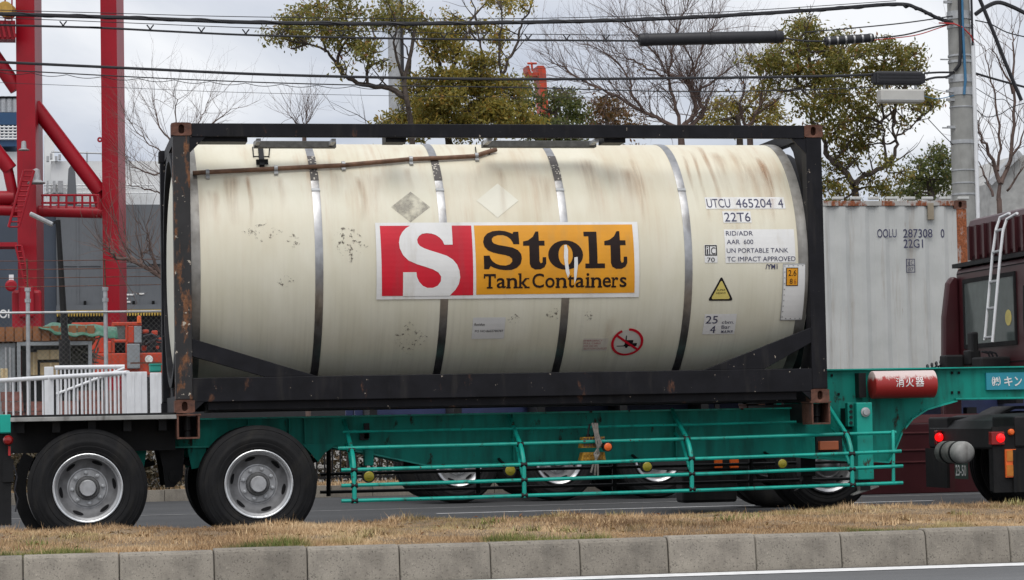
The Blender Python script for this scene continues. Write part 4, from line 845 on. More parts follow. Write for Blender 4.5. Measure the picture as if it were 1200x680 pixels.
# silencer drum and number plate
a_ = pt(1106, 530, 1.05); b_ = pt(1136, 530.5, .42)
dr = MB(); A = Vector(a_); Bv = Vector((a_[0]+.02, .50, a_[2])); dirv = (Bv-A).normalized(); L = (Bv-A).length
sil = MB().lathe(A, dirv, [(0, .001), (0, .09), (.02, .108), (L-.16, .108)], 28).build('air_reservoir', mat['foot'], tc_, smooth=40); MB().lathe(A, dirv, [(L-.16, .108), (L-.06, .108), (L-.03, .10), (L-.008, .075), (L, .04), (L+.004, .001)], 28).build('reservoir_end', mat['deck'], sil, smooth=40)
q = MB()
for k in (.3, .7): MB().lathe(A+dirv*(L*k), dirv, [(-.02, .109), (-.02, .112), (.02, .112), (.02, .109)], 28).build('strap', mat['chassis_black'], sil)
q = MB().box(tx-.02, tx-.012, 1.25, 1.6, .40, .58); pl = q.build('number_plate', M('plate_green', (.02, .05, .035), .5), tc_)
v, f = text2d('23-50', .01); v = fit(v, -1.57, -1.28, .43, .54)
wrap('plate_digits', [(v, f)], mat['white_vinyl'], pl, lambda x, s, off: (tx-.021-off, -x, s), off=.002, step=9)
# ================================================================== SECOND ROW: MAROON TRACTOR
YM = 3.35; mx_ = 9.55
mt_ = thing('tractor_unit', 'maroon tractor unit with roof box, rear window and white ladder', 'truck', (mx_, YM, .02))
def pm(px, py, y=YM): return pt(px, py, y)
cz0, cz1 = 1.25, 2.78
MB().box(mx_, mx_+2.1, YM+.02, YM+2.44, cz0, cz1).build('cab', mat['maroon'], mt_, bevel=.07)
rb = MB().box(mx_+.12, mx_+2.0, YM+.10, YM+2.36, cz1+.03, 3.36).build('roof_box', mat['maroon'], mt_, bevel=.10)
q = MB()
for y in np.linspace(YM+.3, YM+2.15, 9): q.box(mx_+.085, mx_+.12, y, y+.06, cz1+.08, 3.26)
q.build('rib', mat['maroon'], rb)
MB().box(mx_-.02, mx_+2.12, YM+.0, YM+2.46, cz1+.001, cz1+.05).build('roof_gutter', mat['chassis_black'], mt_)
w_ = MB().box(mx_-.012, mx_+.004, YM+.60, YM+2.10, 1.86, 2.58).build('rear_window', mat['glass'], mt_)
q = MB()
for y0, y1, z0, z1 in ((.56, 2.14, 2.58, 2.63), (.56, 2.14, 1.81, 1.86), (.56, .60, 1.86, 2.58), (2.10, 2.14, 1.86, 2.58)): q.box(mx_-.02, mx_+.01, YM+y0, YM+y1, z0, z1)
q.build('window_seal', mat['rubber'], w_)
st = MB().lathe((mx_-.013, YM+.78, 2.12), (-1, 0, 0), [(0, .09), (.003, .09), (.004, .001)], 20); st.build('round_sticker', mat['yellow_vinyl'], w_)
q = MB().prism([(mx_-.24, .98), (mx_, .98), (mx_, 2.66), (mx_-.08, 2.68), (mx_-.14, 2.6), (mx_-.20, 2.2)], YM+2.30, YM+2.42); q.build('side_deflector', mat['maroon'], mt_, bevel=.03)
MB().box(mx_+.5, mx_+1.5, YM+.005, YM+.03, 1.5, 2.0).build('side_panel', mat['maroon'], mt_, bevel=.02)
for z in (1.62, 2.70): MB().box(mx_-.006, mx_+.002, YM+.12, YM+2.34, z, z+.012).build('panel_seam', mat['dark'], mt_)
MB().box(mx_-.03, mx_, YM+.16, YM+.44, 1.35, 1.55).build('rear_vent', mat['chassis_black'], mt_, bevel=.01)
MB().tube([(mx_-.05, YM+.22, 1.75), (mx_-.06, YM+.22, 2.1), (mx_-.05, YM+.22, 2.45)], .012, 6).build('grab_handle', mat['chassis_black'], mt_)
# ladder behind the cab
ld = [pt(1153, 400, YM+.5), pt(1171, 262, YM+.5), pt(1176, 252, YM+.5), pt(1186, 247.5, YM+.55)]; ld2 = [np.array(p)+np.array([.01, -.30, 0]) for p in ld]
ly = YM+.95; LP = lambda px, py, y: pt(px, py, y)
qa = [LP(1154, 399, ly), LP(1163, 300, ly), LP(1167.5, 268, ly), LP(1172, 255, ly), LP(1183, 250, ly-.2)]
qb = [LP(1163, 401, ly-.28), LP(1172, 301, ly-.28), LP(1175.5, 270, ly-.28), LP(1180, 257, ly-.28), LP(1192, 250, ly-.5)]
lad = MB().tube(qa, .017, 8).build('ladder', mat['white_paint'], mt_, smooth=True); MB().tube(qb, .017, 8).build('ladder_rail', mat['white_paint'], lad, smooth=True)
for py in (271, 296, 331, 362, 396):
    def at(P, z):
        for a_, b_ in zip(P[:-1], P[1:]):
            if min(a_[2], b_[2]) <= z <= max(a_[2], b_[2]): k = (z-a_[2])/(b_[2]-a_[2]+1e-9); return a_+(b_-a_)*k
        return P[0]
    z = pt(1165, py, ly)[2]; MB().tube([at(qa, z), at(qb, z)], .016, 6).build('rung', mat['galv'], lad)
# chassis, skirt, wheels
for y in (YM+.75, YM+1.6): MB().box(6.3, 11.6, y, y+.09, .72, .98).build('frame_rail', mat['chassis_black'], mt_)
sk0, sk1 = pt(1008, 520, YM)[0], mx_+.2
zs = [pt(1080, p, YM)[2] for p in (486, 496, 507, 527, 555)]
sk = MB().box(sk0, sk1, YM+.03, YM+.5, .20, zs[1]).build('side_skirt', mat['maroon'], mt_, bevel=.01)
MB().prism([(sk0, zs[1]+.003), (sk1, zs[1]+.003), (sk1, zs[0]), (sk0, zs[0])], YM+.03, YM+.5).build('skirt_top', M('maroon_pale', (.11, .035, .038), .5), sk)  # lighter maroon on the top band of the skirt
q = MB()
for z in (zs[2], zs[3], pt(1080, 541, YM)[2]): q.box(sk0+.01, sk1-.01, YM+.018, YM+.031, z-.008, z+.008)
q.build('skirt_rib', M('maroon_edge', (.10, .03, .033), .4), sk)
mwx = pz(932, 597, .02)[0]
for y, fl in ((YM+.02, False), (YM+2.44, True)): wheel(mt_, mwx, y, AZ, flip=fl, rot=.1); wheel(mt_, mx_+1.2, y, AZ, flip=fl, dual=False)
MB().lathe((mwx, YM-.005, AZ+.0), (0, -1, 0), [(-.10, .16), (-.02, .15), (.01, .12), (.03, .06), (.032, .001)], 28).build('chrome_hub_cover', mat['chrome'], mt_, smooth=40)
c = (mwx, YM+.005, AZ); MB().lathe(c, (0, -1, 0), [(-.03, .305), (.0, .315), (.004, .30), (-.01, .27)], 40).build('chrome_trim_ring', mat['chrome'], mt_, smooth=40)
for px0, px1 in ((838, 847), (856, 866)): MB().pbox(px0, px1, 537, 549, YM+.3, .05).build('tail_lamp', mat['orange_lamp'], mt_, bevel=.01)
MB().pbox(800, 864, 552, 589, YM+.35, .3).build('mud_flap', mat['rubber'], mt_, bevel=.03)
MB().pbox(805, 880, 520, 552, YM+.4, 1.6).build('rear_frame', mat['chassis_black'], mt_, bevel=.02)
# coiled air lines and brackets behind the cab
q = MB(); P = []
for i in range(60):
    k = i/59; P.append(pt(1083+28*k, 432-9*k+3*math.sin(k*34), YM+1.6)+np.array([0, .05*math.cos(k*34), 0]))
MB().tube(P, .011, 6).build('coiled_air_line', mat['cable'], mt_, smooth=True)
q = MB().pbox(1139, 1147, 389, 414, YM+1.2, .15); q.pbox(1136, 1150, 410, 428, YM+1.2, .2); q.pbox(1108, 1130, 416, 434, YM+1.4, .2); q.pbox(1150, 1200, 418, 434, YM+.8, .3); q.build('coupling_bracket', mat['chassis_black'], mt_, bevel=.02)
q = MB()
for s_ in (0, 4, 9): q.tube([pt(1150+s_, 412, YM+1), pt(1158+s_, 414, YM+1), pt(1163+s_, 425, YM+1), pt(1162+s_, 437, YM+1)], .012, 6)
q.build('air_line', mat['cable'], mt_)
# ================================================================== FAR TRAILER AND CORRUGATED CONTAINER
YO = 9.45
fz = pt(1050, 235, YO)[2]; ox1 = pt(1134.5, 300, YO)[0]; ox0 = ox1-6.058; oz0 = fz-2.591
oc = thing('shipping_container', 'dirty white corrugated shipping container behind the maroon cab', 'shipping container', (ox0, YO, oz0))
mt, t, b = newmat('stained_white')
n = noise(t, 2, 5); c = ramp(t, n.outputs['Fac'], [(.3, (.46, .47, .455)), (.7, (.57, .575, .56))])
n = noise(t, 1, 7, stretch=(9, 9, .55), rough=.68); f = ramp(t, n.outputs['Fac'], [(.55, 0.), (.70, .55)]); c = mix(t, f, c, (.30, .25, .20))
n = noise(t, 1, 8, stretch=(14, 14, 1.3), rough=.75); f = ramp(t, n.outputs['Fac'], [(.66, 0.), (.72, .8)]); c = mix(t, f, c, (.22, .10, .055))
t.links.new(c, b.inputs['Base Color']); b.inputs['Roughness'].default_value = .7; mat['stained_white'] = mt
mat['rust_post2'] = M('orange_rust_post', (.40, .38, .36), .8, var=.15, rust=.85, rscale=4, rustcol=(.26, .08, .03))
mat['rust_white'] = M('rusty_white', (.40, .39, .37), .75, var=.15, rust=.62, rscale=5, rustcol=(.22, .07, .03))
def corr(x0, x1, ybase, sgn, pitch=.278):
    q = MB(); P = []; x = x0
    while x < x1-.01:
        for dx, dy in ((0, 0), (.072, 0), (.140, 1), (.212, 1)):
            if x+dx < x1: P.append((x+dx, ybase+sgn*.036*dy))
        x += pitch
    P.append((x1, ybase)); n = len(P)
    q.v = [(a, c, z) for z in (oz0+.16, fz-.075) for a, c in P]; q.f = [(i, i+1, n+i+1, n+i) for i in range(n-1)]; return q
ph = (pt(1003.5, 330, YO)[0]-ox0) % .278
corr(ox0+.10+ph*0, ox1-.14, YO+.012, 1).build('side_wall', mat['stained_white'], oc); corr(ox0+.10, ox1-.14, YO+2.426, -1).build('side_wall', mat['stained_white'], oc)
for z0, z1 in ((oz0, oz0+.16), (fz-.075, fz-.004)):
    for y in (YO+.002, YO+2.438-.062): MB().box(ox0+.178, ox1-.178, y, y+.06, z0+.002, z1).build('side_rail', mat['rust_white'], oc, bevel=.005)
for x, mm in ((ox0+.004, 'stained_white'), (ox1-.144, 'rust_post2')):
    for y in (YO+.003, YO+2.438-.143): MB().box(x, x+.14, y, y+.14, oz0+.118, fz-.118).build('corner_post', mat[mm], oc, bevel=.006)
for x in (ox0, ox1-.178):
    for z in (oz0, fz-.118): casting(oc, x, z, True, 0).location.y = 0; casting(oc, x, z, False, 2.438).location.y = 2.438
MB().box(ox0+.1, ox1-.1, YO+.05, YO+2.39, fz-.05, fz-.022).build('roof', mat['stained_white'], oc)
MB().box(ox1-.06, ox1-.03, YO+.14, YO+2.3, oz0+.1, fz-.1).build('front_wall', mat['stained_white'], oc); MB().box(ox0+.03, ox0+.06, YO+.14, YO+2.3, oz0+.1, fz-.1).build('door_end', mat['stained_white'], oc)
for px in np.arange(976, 1125, 21): MB().pbox(px, px+13, 230.5, 234, YO+.01, .05).build('roof_ridge', mat['stained_white'], oc, bevel=.01)
MB().pbox(1087.5, 1094.5, 238, 257.5, YO-.002, .03).build('vent', M('vent_cover', (.30, .25, .18), .7), oc, bevel=.004)
def otext(s_, px0, py0, px1, py1, bold=.0):
    v, f = text2d(s_, bold); xa, za = PX(px0, py0, YO); xb, zb = PX(px1, py1, YO); wrap('lettering', [(fit(v, xa, xb, zb, za), f)], mat['navy_ink'], oc, flatmap(YO+.012), off=.006, step=9)
for s_, a_, b_ in (('OOLU', 1028, 1051), ('287308', 1058.5, 1093), ('0', 1102.5, 1107)): otext(s_, a_, 268.5, b_, 278.5, .005)
otext('22G1', 1059, 280.5, 1082, 290.5, .005); otext('C', 1067.6, 305.5, 1071, 310.5); otext('i', 1064.5, 305.5, 1065.6, 310.5); otext('87', 1064.5, 313.5, 1070.8, 317.8)
x0, z1_ = PX(1062, 303.5, YO); x1, z0_ = PX(1072.8, 319.5, YO); w_ = .010; zm = (z0_+z1_)/2
wrap('box_outline', [rect(x0, x1, z0_, z0_+w_), rect(x0, x1, z1_-w_, z1_), rect(x0, x0+w_, z0_, z1_), rect(x1-w_, x1, z0_, z1_), rect(x0, x1, zm-.004, zm+.004), rect(x0+.045, x0+.053, zm, z1_)], mat['navy_ink'], oc, flatmap(YO+.012), off=.005, step=9)
ft = thing('container_trailer', 'dark container trailer carrying the white corrugated container in the far lane', 'trailer', (ox0, YO, .02))
mat['navy'] = M('navy_frame', (.02, .03, .09), .5, var=.2)
for y in (YO+.7, YO+1.66):
    MB().box(2.9, 14.2, y, y+.1, oz0-.42, oz0-.04).build('main_beam', mat['navy'], ft)
q = MB()
for x in np.arange(3.0, 14, 1.1): q.box(x, x+.1, YO+.02, YO+2.4, oz0-.16, oz0-.045)
q.build('cross_members', mat['chassis_black'], ft)
for x in (ox0+.02, ox1-.16): MB().box(x, x+.14, YO+.0, YO+2.438, oz0-.043, oz0-.002).build('bolster', mat['navy'], ft)
for px in (520, 645, 770):
    x = pz(px, 590-(px-520)*.016, .02)[0]; x = {520: 4.15, 645: 5.47, 770: 6.79}[px]
    MB().tube([(x, YO+.2, AZ), (x, YO+2.2, AZ)], .07, 12).build('axle', mat['chassis_black'], ft, smooth=True)
    MB().box(x-.1, x+.1, YO+.6, YO+.72, AZ+.05, oz0-.42).build('spring_mount', mat['chassis_black'], ft)
    wheel(ft, x, YO+.02, AZ, rot=random.random()); wheel(ft, x, YO+2.42, AZ, flip=True)
    c = (x, YO+.015, AZ); MB().lathe(c, (0, -1, 0), [(-.03, .295), (.0, .312), (.004, .30), (-.012, .275)], 40).build('chrome_trim_ring', mat['chrome'], ft, smooth=40)
    MB().box(x-.55, x+.55, YO+.02, YO+.6, AZ+.56, AZ+.585).build('mudguard', mat['chassis_black'], ft)
q = MB()
for z in (.45, .72): q.box(7.4, 10.6, YO+.03, YO+.06, z, z+.09)
for x in (7.6, 9, 10.4): q.box(x, x+.06, YO+.061, YO+.1, .45, oz0-.1)
q.build('side_guard', mat['chassis_black'], ft)
for y in (YO+.3, YO+1.9): MB().box(11.2, 11.34, y, y+.14, .02, oz0-.2).build('landing_leg', mat['chassis_black'], ft)

# ================================================================== UTILITY POLE AND OVERHEAD CABLES
YP = 15.0
pb = pt(1130, 240, YP); px_ = pb[0]
pole = thing('utility_pole', 'grey concrete utility pole with steel bands and conduit right of the trees', 'utility pole', (px_, YP, .16))
lean = .0
MB().tube([(px_, YP, .16), (px_, YP, 3), (px_, YP, 6), (px_, YP, 9.5), (px_, YP, 12)], [.192, .187, .182, .176, .172], 28).build('shaft', mat['concrete_pole'], pole, smooth=True)
def zat(py): return pt(1130, py, YP)[2]
for py, h in ((19, .13), (32, .05), (66, .03), (73, .04), (93, .12), (108, .12), (126, .02), (167, .06), (200, .02), (215, .02), (228, .03)):
    MB().lathe((px_, YP, zat(py)), (0, 0, 1), [(-h/2, .185), (-h/2, .192), (h/2, .192), (h/2, .185)], 28).build('steel_band', mat['galv'], pole, smooth=40)
MB().tube([(px_+.17, YP-.13, 1.0), (px_+.17, YP-.13, zat(52))], .035, 10).build('conduit', mat['white_paint'], pole, smooth=True)
MB().tube([(px_+.16, YP-.15, zat(55)), (px_+.165, YP-.15, 12)], .02, 8).build('earth_wire', mat['cable'], pole)
MB().tube([(px_-.03, YP-.21, zat(113)), (px_+.0, YP-.21, zat(95)), (px_-.02, YP-.21, zat(40)), (px_, YP-.21, 12)], .022, 8).build('blue_riser', mat['blue_cable'], pole, smooth=True)
MB().tube([(px_-.16, YP-.16, zat(85)), (px_-.09, YP-.2, zat(78)), (px_-.06, YP-.2, zat(60)), (px_-.06, YP-.2, zat(20)), (px_-.05, YP-.2, 12)], .028, 8).build('black_riser', mat['cable'], pole, smooth=True)
q = MB(); q.tube([pt(1100, 27, YP-.1), pt(1118, 28, YP-.2), pt(1128, 32, YP-.22), pt(1138, 42, YP-.2), pt(1141, 50, YP-.15)], .012, 6); q.build('red_riser', mat['red_cable'], pole)
for py in (4, 92, 108, 118, 150): MB().bar((px_-.28, YP-.1, zat(py)), (px_-.15, YP-.08, zat(py)), .05, .04).build('bracket', mat['galv'], pole)
for py in (70, 150): MB().tube([(px_-.33, YP, zat(py)), (px_+.0, YP, zat(py))], .012, 6).build('step_bolt', mat['galv'], pole)
def cable(name, pts, r, label, y=YP, mt=None, cat='cable', n=6, group='overhead cables', ext=True):
    P = [np.array(pt(a, b_, y)) for a, b_ in pts]
    if ext and pts[0][0] <= 0: P.insert(0, P[0]+(P[0]-P[1])/np.linalg.norm(P[0]-P[1])*14)
    # smooth with Catmull-Rom
    out_ = []
    for i in range(len(P)-1):
        p0, p1, p2, p3 = P[max(i-1, 0)], P[i], P[i+1], P[min(i+2, len(P)-1)]
        for j in range(6):
            u = j/6; out_.append(.5*((2*p1)+(-p0+p2)*u+(2*p0-5*p1+4*p2-p3)*u*u+(-p0+3*p1-3*p2+p3)*u**3))
    out_.append(P[-1]); return MB().tube(out_, r, n).build(name, mt or mat['cable'], smooth=True, **TAG(label, cat, group))
ym = YP-.12
C1 = [(0, 16.5), (150, 21), (300, 26.5), (450, 28), (600, 26.5), (720, 24), (830, 19.5), (960, 11.5), (1050, 5), (1075, 10), (1098, 21), (1116, 27)]
c1 = cable('overhead_cable', C1, .030, 'thickest black cable bundle, the topmost heavy line crossing the sky', ym)
q = MB(); d_ = [np.array(v) for v in [pt(a, b_, ym) for a, b_ in C1]]; Q = []
for i in range(len(d_)-1):
    for j in range(40): 
        k = j/40; p = d_[i]*(1-k)+d_[i+1]*k; s_ = (i*40+j); Q.append(p+np.array([0, .020*math.cos(s_*.33), .020*math.sin(s_*.33)]))
MB().tube(Q, .018, 5).build('lashed_wire', mat['cable'], c1)
cable('messenger_wire', [(0, 12), (300, 20), (600, 22), (830, 15), (1050, 1)], .006, 'thin messenger wire just above the thickest black bundle', ym)
C2 = [(0, 29.5), (110, 32.5), (200, 37), (300, 41.5), (450, 45), (600, 47), (752, 48)]
c2 = cable('overhead_cable', C2, .016, 'black cable with hanger ties running left from the long black sleeve', ym)
cable('messenger_wire', [(0, 21), (150, 27), (300, 33), (500, 38.5), (700, 41), (760, 41)], .006, 'thin wire carrying the hanger ties above the second cable', ym)
q = MB()
def interp(C, x):
    for a_, b_ in zip(C[:-1], C[1:]):
        if a_[0] <= x <= b_[0]: return a_[1]+(b_[1]-a_[1])*(x-a_[0])/(b_[0]-a_[0])
for x in (74, 176, 236, 288, 330, 400, 460, 520, 619, 664, 710):
    y_ = interp(C2, x); q = MB()
    for s_ in (-1, 1): q.tube([pt(x, y_, ym), pt(x+s_*1.2, y_-3, ym), pt(x+s_*4, y_-6.5, ym)], .010, 4)
    q.build('hanger_tie', mat['cable'], c2)
c3 = cable('overhead_cable', [(0, 73), (150, 80), (300, 87), (450, 91), (600, 93), (820, 91.5), (960, 89.5), (1024, 87.5)], .021, 'smooth black cable running into the black splice case', ym)
C4 = [(0, 82), (150, 90), (300, 96.5), (450, 100.5), (600, 102.5), (800, 107.5), (950, 105), (1030, 102)]
c4 = cable('overhead_cable', C4, .009, 'thin wire with a wavy lashing below the smooth black cable', ym)
Q = []
for i in range(0, 441): x = i*1.; Q.append(pt(x, interp(C4, x)+1.5+3*abs(math.sin(x*.075+.4)), ym))
MB().tube(Q, .005, 4).build('wavy_lashing', mat['cable'], c4)
cable('overhead_wire', [(0, 97), (300, 109), (600, 114), (800, 113), (1020, 109)], .0035, 'faintest hair thin wire low across the trees', ym)
# sleeves and splice cases
def sleeve(name, px0, py0, px1, py1, r, label, cat='cable sleeve'):
    a_ = Vector(pt(px0, py0, ym)); b_ = Vector(pt(px1, py1, ym)); d = (b_-a_); L = d.length
    return MB().lathe(a_, d, [(0, .001), (0, r*.92), (.02, r), (L-.02, r), (L, r*.92), (L, .001)], 18).build(name, mat['cable'], smooth=40, **TAG(label, cat)), a_, d.normalized(), L
o, a_, d, L = sleeve('cable_sleeve', 749, 46.8, 917, 43.2, .098, 'long black cylindrical cable sleeve hanging in the bare tree')
for k in (.1, L*.5, L-.1): MB().lathe(a_+d*k, d, [(-.03, .099), (-.03, .106), (.03, .106), (.03, .099)], 18).build('collar', mat['cable'], o, smooth=40)
o, a_, d, L = sleeve('cable_splice', 967, 48.5, 1023, 44.5, .070, 'short black cable splice ringed with silver bands', 'cable splice')
for k in np.linspace(.05, L-.05, 6): MB().lathe(a_+d*k, d, [(-.015, .071), (-.015, .076), (.015, .076), (.015, .071)], 18).build('silver_ring', mat['steel'], o, smooth=40)
cable('overhead_wire', [(917, 44.5), (942, 48), (967, 48.5)], .014, 'short cable between the long sleeve and the ringed splice', ym, group='short cables at the pole')
cable('overhead_wire', [(1023, 45), (1060, 41), (1095, 32), (1116, 28)], .012, 'black cable from the ringed splice up to the pole', ym, group='short cables at the pole')
cable('overhead_wire', [(942, 38), (1000, 33), (1060, 27), (1116, 19)], .010, 'thin black wire over the ringed splice to the pole', ym, group='short cables at the pole')
cable('overhead_wire', [(1023, 47), (1070, 42), (1100, 33), (1118, 27)], .008, 'thin red wire dipping from the splice to the pole', ym, mat['red_cable'], group='short cables at the pole')
a_ = pt(1022, 84, ym); b_ = pt(1083, 100, ym)
o = MB().box(a_[0]+.04, b_[0]-.04, ym-.09, ym+.09, b_[2], a_[2]).build('splice_case', mat['cable'], bevel=.03, **TAG('black ribbed splice case on the cable left of the pole', 'splice case'))
q = MB()
for x in (a_[0], b_[0]-.06): q.box(x, x+.06, ym-.06, ym+.06, b_[2]+.03, a_[2]-.03)
for k in range(3): z = b_[2]+.05+k*.05; q.box(a_[0]+.08, b_[0]-.08, ym-.098, ym-.088, z, z+.02)
q.build('end_cap', mat['cable'], o)
a_ = pt(1029, 105.5, ym); b_ = pt(1080.5, 121, ym)
mat['grey_box'] = M('grey_plastic', (.50, .49, .46), .5, var=.06)
o = MB().box(a_[0], b_[0], ym-.13, ym+.1, b_[2], a_[2]).build('terminal_box', mat['grey_box'], bevel=.025, **TAG('pale grey terminal box hanging below the black splice case', 'terminal box'))
q = MB()
for x in (a_[0]+.1, b_[0]-.1): q.box(x-.015, x+.015, ym-.02, ym+.02, a_[2]+.001, a_[2]+.08)
q.build('hanger', mat['galv'], o); MB().box(a_[0]-.004, b_[0]+.004, ym-.136, ym+.104, b_[2]+.03, b_[2]+.04).build('seam', mat['galv'], o)
cable('overhead_wire', [(1083, 86), (1100, 85), (1118, 85)], .016, 'upper black lead from the splice case to the pole', ym, group='short cables at the pole')
cable('overhead_wire', [(1083, 94), (1096, 91), (1110, 90), (1118, 84)], .018, 'lower black lead from the splice case curving up the pole', ym, group='short cables at the pole')
cable('overhead_wire', [(1081, 112), (1098, 116), (1118, 112)], .007, 'thin blue wire from the grey terminal box to the pole', ym, mat['blue_cable'], group='short cables at the pole')
cable('overhead_wire', [(1083, 100), (1100, 106), (1116, 108)], .006, 'thin grey wire between splice case and pole band', ym, mat['galv'], group='short cables at the pole')
cable('overhead_wire', [(1088, 140), (1104, 157), (1117, 170)], .007, 'slanting stay wire low on the left of the pole', ym, group='short cables at the pole')
cable('overhead_cable', [(1143, 17), (1156, 8), (1170, 3), (1186, 8), (1204, 17)], .034, 'thick black cable looping right from the top of the pole', ym, ext=False)
cable('overhead_cable', [(1146, -6), (1165, 40), (1180, 78), (1197, 118)], .030, 'thick black stay slanting down to the right of the pole', ym-.2, ext=False)
cable('overhead_cable', [(1143, 86), (1170, 94), (1204, 103)], .018, 'black cable descending right from the middle of the pole', ym, ext=False)
cable('overhead_wire', [(1143, 24), (1160, 28), (1180, 38), (1204, 44)], .010, 'thin wire with rings descending right near the pole top', ym, ext=False)
cable('overhead_wire', [(1143, 127), (1155, 137), (1172, 134), (1185, 126), (1204, 120)], .007, 'thin slack wire drooping right of the pole', ym, ext=False)
cable('overhead_wire', [(1143, 103), (1165, 116), (1180, 119), (1204, 150)], .006, 'thin wire sloping to the lower right beyond the pole', ym, ext=False)
# ================================================================== TREES
def lp(px, py, y): return Vector(pt(px, py, y))
def smoothpath(P, k=4):
    out_ = []
    for i in range(len(P)-1):
        p0, p1, p2, p3 = P[max(i-1, 0)], P[i], P[i+1], P[min(i+2, len(P)-1)]
        for j in range(k):
            u = j/k; out_.append(.5*((2*p1)+(-p0+p2)*u+(2*p0-5*p1+4*p2-p3)*u*u+(-p0+3*p1-3*p2+p3)*u**3))
    out_.append(P[-1]); return out_
def rv(s=1.): return Vector((random.gauss(0, s), random.gauss(0, s), random.gauss(0, s)))
def twigs(q, p, d, L, r, depth, n=3, spread=.5, up=.15, sides=4):
    """bare recursive branching"""
    k = 4; P = [p]; dd = d.normalized()
    for i in range(k):
        dd = (dd+rv(.13)+Vector((0, 0, up*.25))).normalized(); P.append(P[-1]+dd*(L/k))
    q.tube(P, [r*(1-.55*i/k) for i in range(k+1)], sides, caps=False)
    if depth <= 0: return
    for j in range(n):
        i = random.randint(1, k); b0 = P[i]; nd = (dd+rv(spread)).normalized(); nd.y *= .6; nd.z += up
        twigs(q, b0, nd, L*random.uniform(.5, .78), r*random.uniform(.45, .62), depth-1, n, spread, up, 3)
def leaves(centres, radii, dens, size):
    V = []; 
    for c, r in zip(centres, radii):
        nc = max(4, int(9*(r/.4)**2)); subs = []
        while len(subs) < nc:
            u = np.array([random.uniform(-1, 1) for _ in range(3)])
            if np.linalg.norm(u) <= 1: subs.append(np.array(c)+u*r*np.array([1, 1.1, .8]))
        nl = int(dens*(r/.4)**2); per = max(3, nl//nc)
        for s_ in subs:
            base = s_+rng.normal(0, .085, (per, 3))*np.array([1.25, 1.25, .8]); V.append(base)
    Pn = np.concatenate(V); n = len(Pn)
    d = rng.normal(0, 1, (n, 3)); d[:, 2] -= .55; d /= np.linalg.norm(d, axis=1)[:, None]
    w = np.cross(d, rng.normal(0, 1, (n, 3))); w /= np.linalg.norm(w, axis=1)[:, None]
    ls = size*rng.uniform(.65, 1.35, (n, 1)); nn = np.cross(d, w)
    a = Pn; b_ = Pn+d*ls*.5+w*ls*.21+nn*ls*.06; c = Pn+d*ls; e = Pn+d*ls*.5-w*ls*.21+nn*ls*.06
    v = np.stack([a, b_, c, a, c, e], 1).reshape(n*2, 3, 3)
    rr = np.repeat(np.clip(rng.normal(.45, .25, n), 0, 1), 2); return v, rr
def tree(name, label, y, trunk, limbs, blobs, lm, dens=270, size=.095, seed=0, bare=(), tw=None, barkm=None, group=None):
    random.seed(seed); sc = scl(y)
    base = lp(*trunk[0][:2], y); 
    root = thing(name, label, 'tree', (base.x, y, .16), group)
    q = MB(); nodes = []
    T = [Vector((base.x+random.uniform(-.2, .2), y, .12)), Vector((base.x, y, max(.8, base.z*.5)))]+[lp(a, b_, y+random.uniform(-.15, .15)) for a, b_ in trunk]
    T = smoothpath(T); r0 = limbs[0] if isinstance(limbs[0], float) else .13
    q.tube(T, [r0*(1.25-.75*i/(len(T)-1)) for i in range(len(T))], 9); nodes += T[len(T)//3:]
    for lb in limbs[1:]:
        r, P = lb; yy = random.uniform(-.5, .5); P3 = [lp(a, b_, y+yy*i/len(P)) for i, (a, b_) in enumerate(P)]; P3 = smoothpath(P3)
        P3 = [p+rv(.012) for p in P3]
        q.tube(P3, [r*(1-.72*i/(len(P3)-1)) for i in range(len(P3))], 7); nodes += P3
        for p in P3[2::2]:
            if random.random() < .55: twigs(q, p, (Vector((random.uniform(-1, 1), random.uniform(-.6, .6), random.uniform(.1, 1)))), random.uniform(.25, .7), r*.22+.004, 1, 2)
    C = []; R = []; xs_ = [b[0] for b in blobs]; ym_ = max(b[1] for b in blobs)
    blobs = list(blobs)+[(random.uniform(min(xs_)*.6+max(xs_)*.4-25, max(xs_)*.6+min(xs_)*.4+25), max(ym_, 158)+random.uniform(22, 75), random.uniform(12, 18)) for _ in range(10)]
    for a, b_, rp_ in blobs:
        c = lp(a, b_, y+random.uniform(-.6, .6)); C.append(c); R.append(rp_/sc)
        nn = min(nodes, key=lambda p: (p-c).length+.25*max(0, p.z-c.z)*3)
        mid = nn.lerp(c, .5)+rv(.10); P3 = smoothpath([nn, mid, c], 3); q.tube(P3, [.024-.0026*i for i in range(len(P3))], 5, caps=False)
        for j in range(6):
            e = c+Vector((random.uniform(-1, 1), random.uniform(-1, 1), random.uniform(-.6, .9)))*(rp_/sc); q.tube([c, c.lerp(e, .5)+rv(.04), e], [.011, .007, .003], 3, caps=False)
    for (a, b_, dx, dz, L, r, dep) in bare: twigs(q, lp(a, b_, y), Vector((dx, random.uniform(-.3, .3), dz)), L, r, dep, 3, .45, .18)
    q.build('trunk', barkm or mat['bark'], root, smooth=True)
    if blobs:
        v, rr = leaves(C, R, dens, size); trimesh('crown', v, lm, dict(rnd=rr), parent=root)
    return root
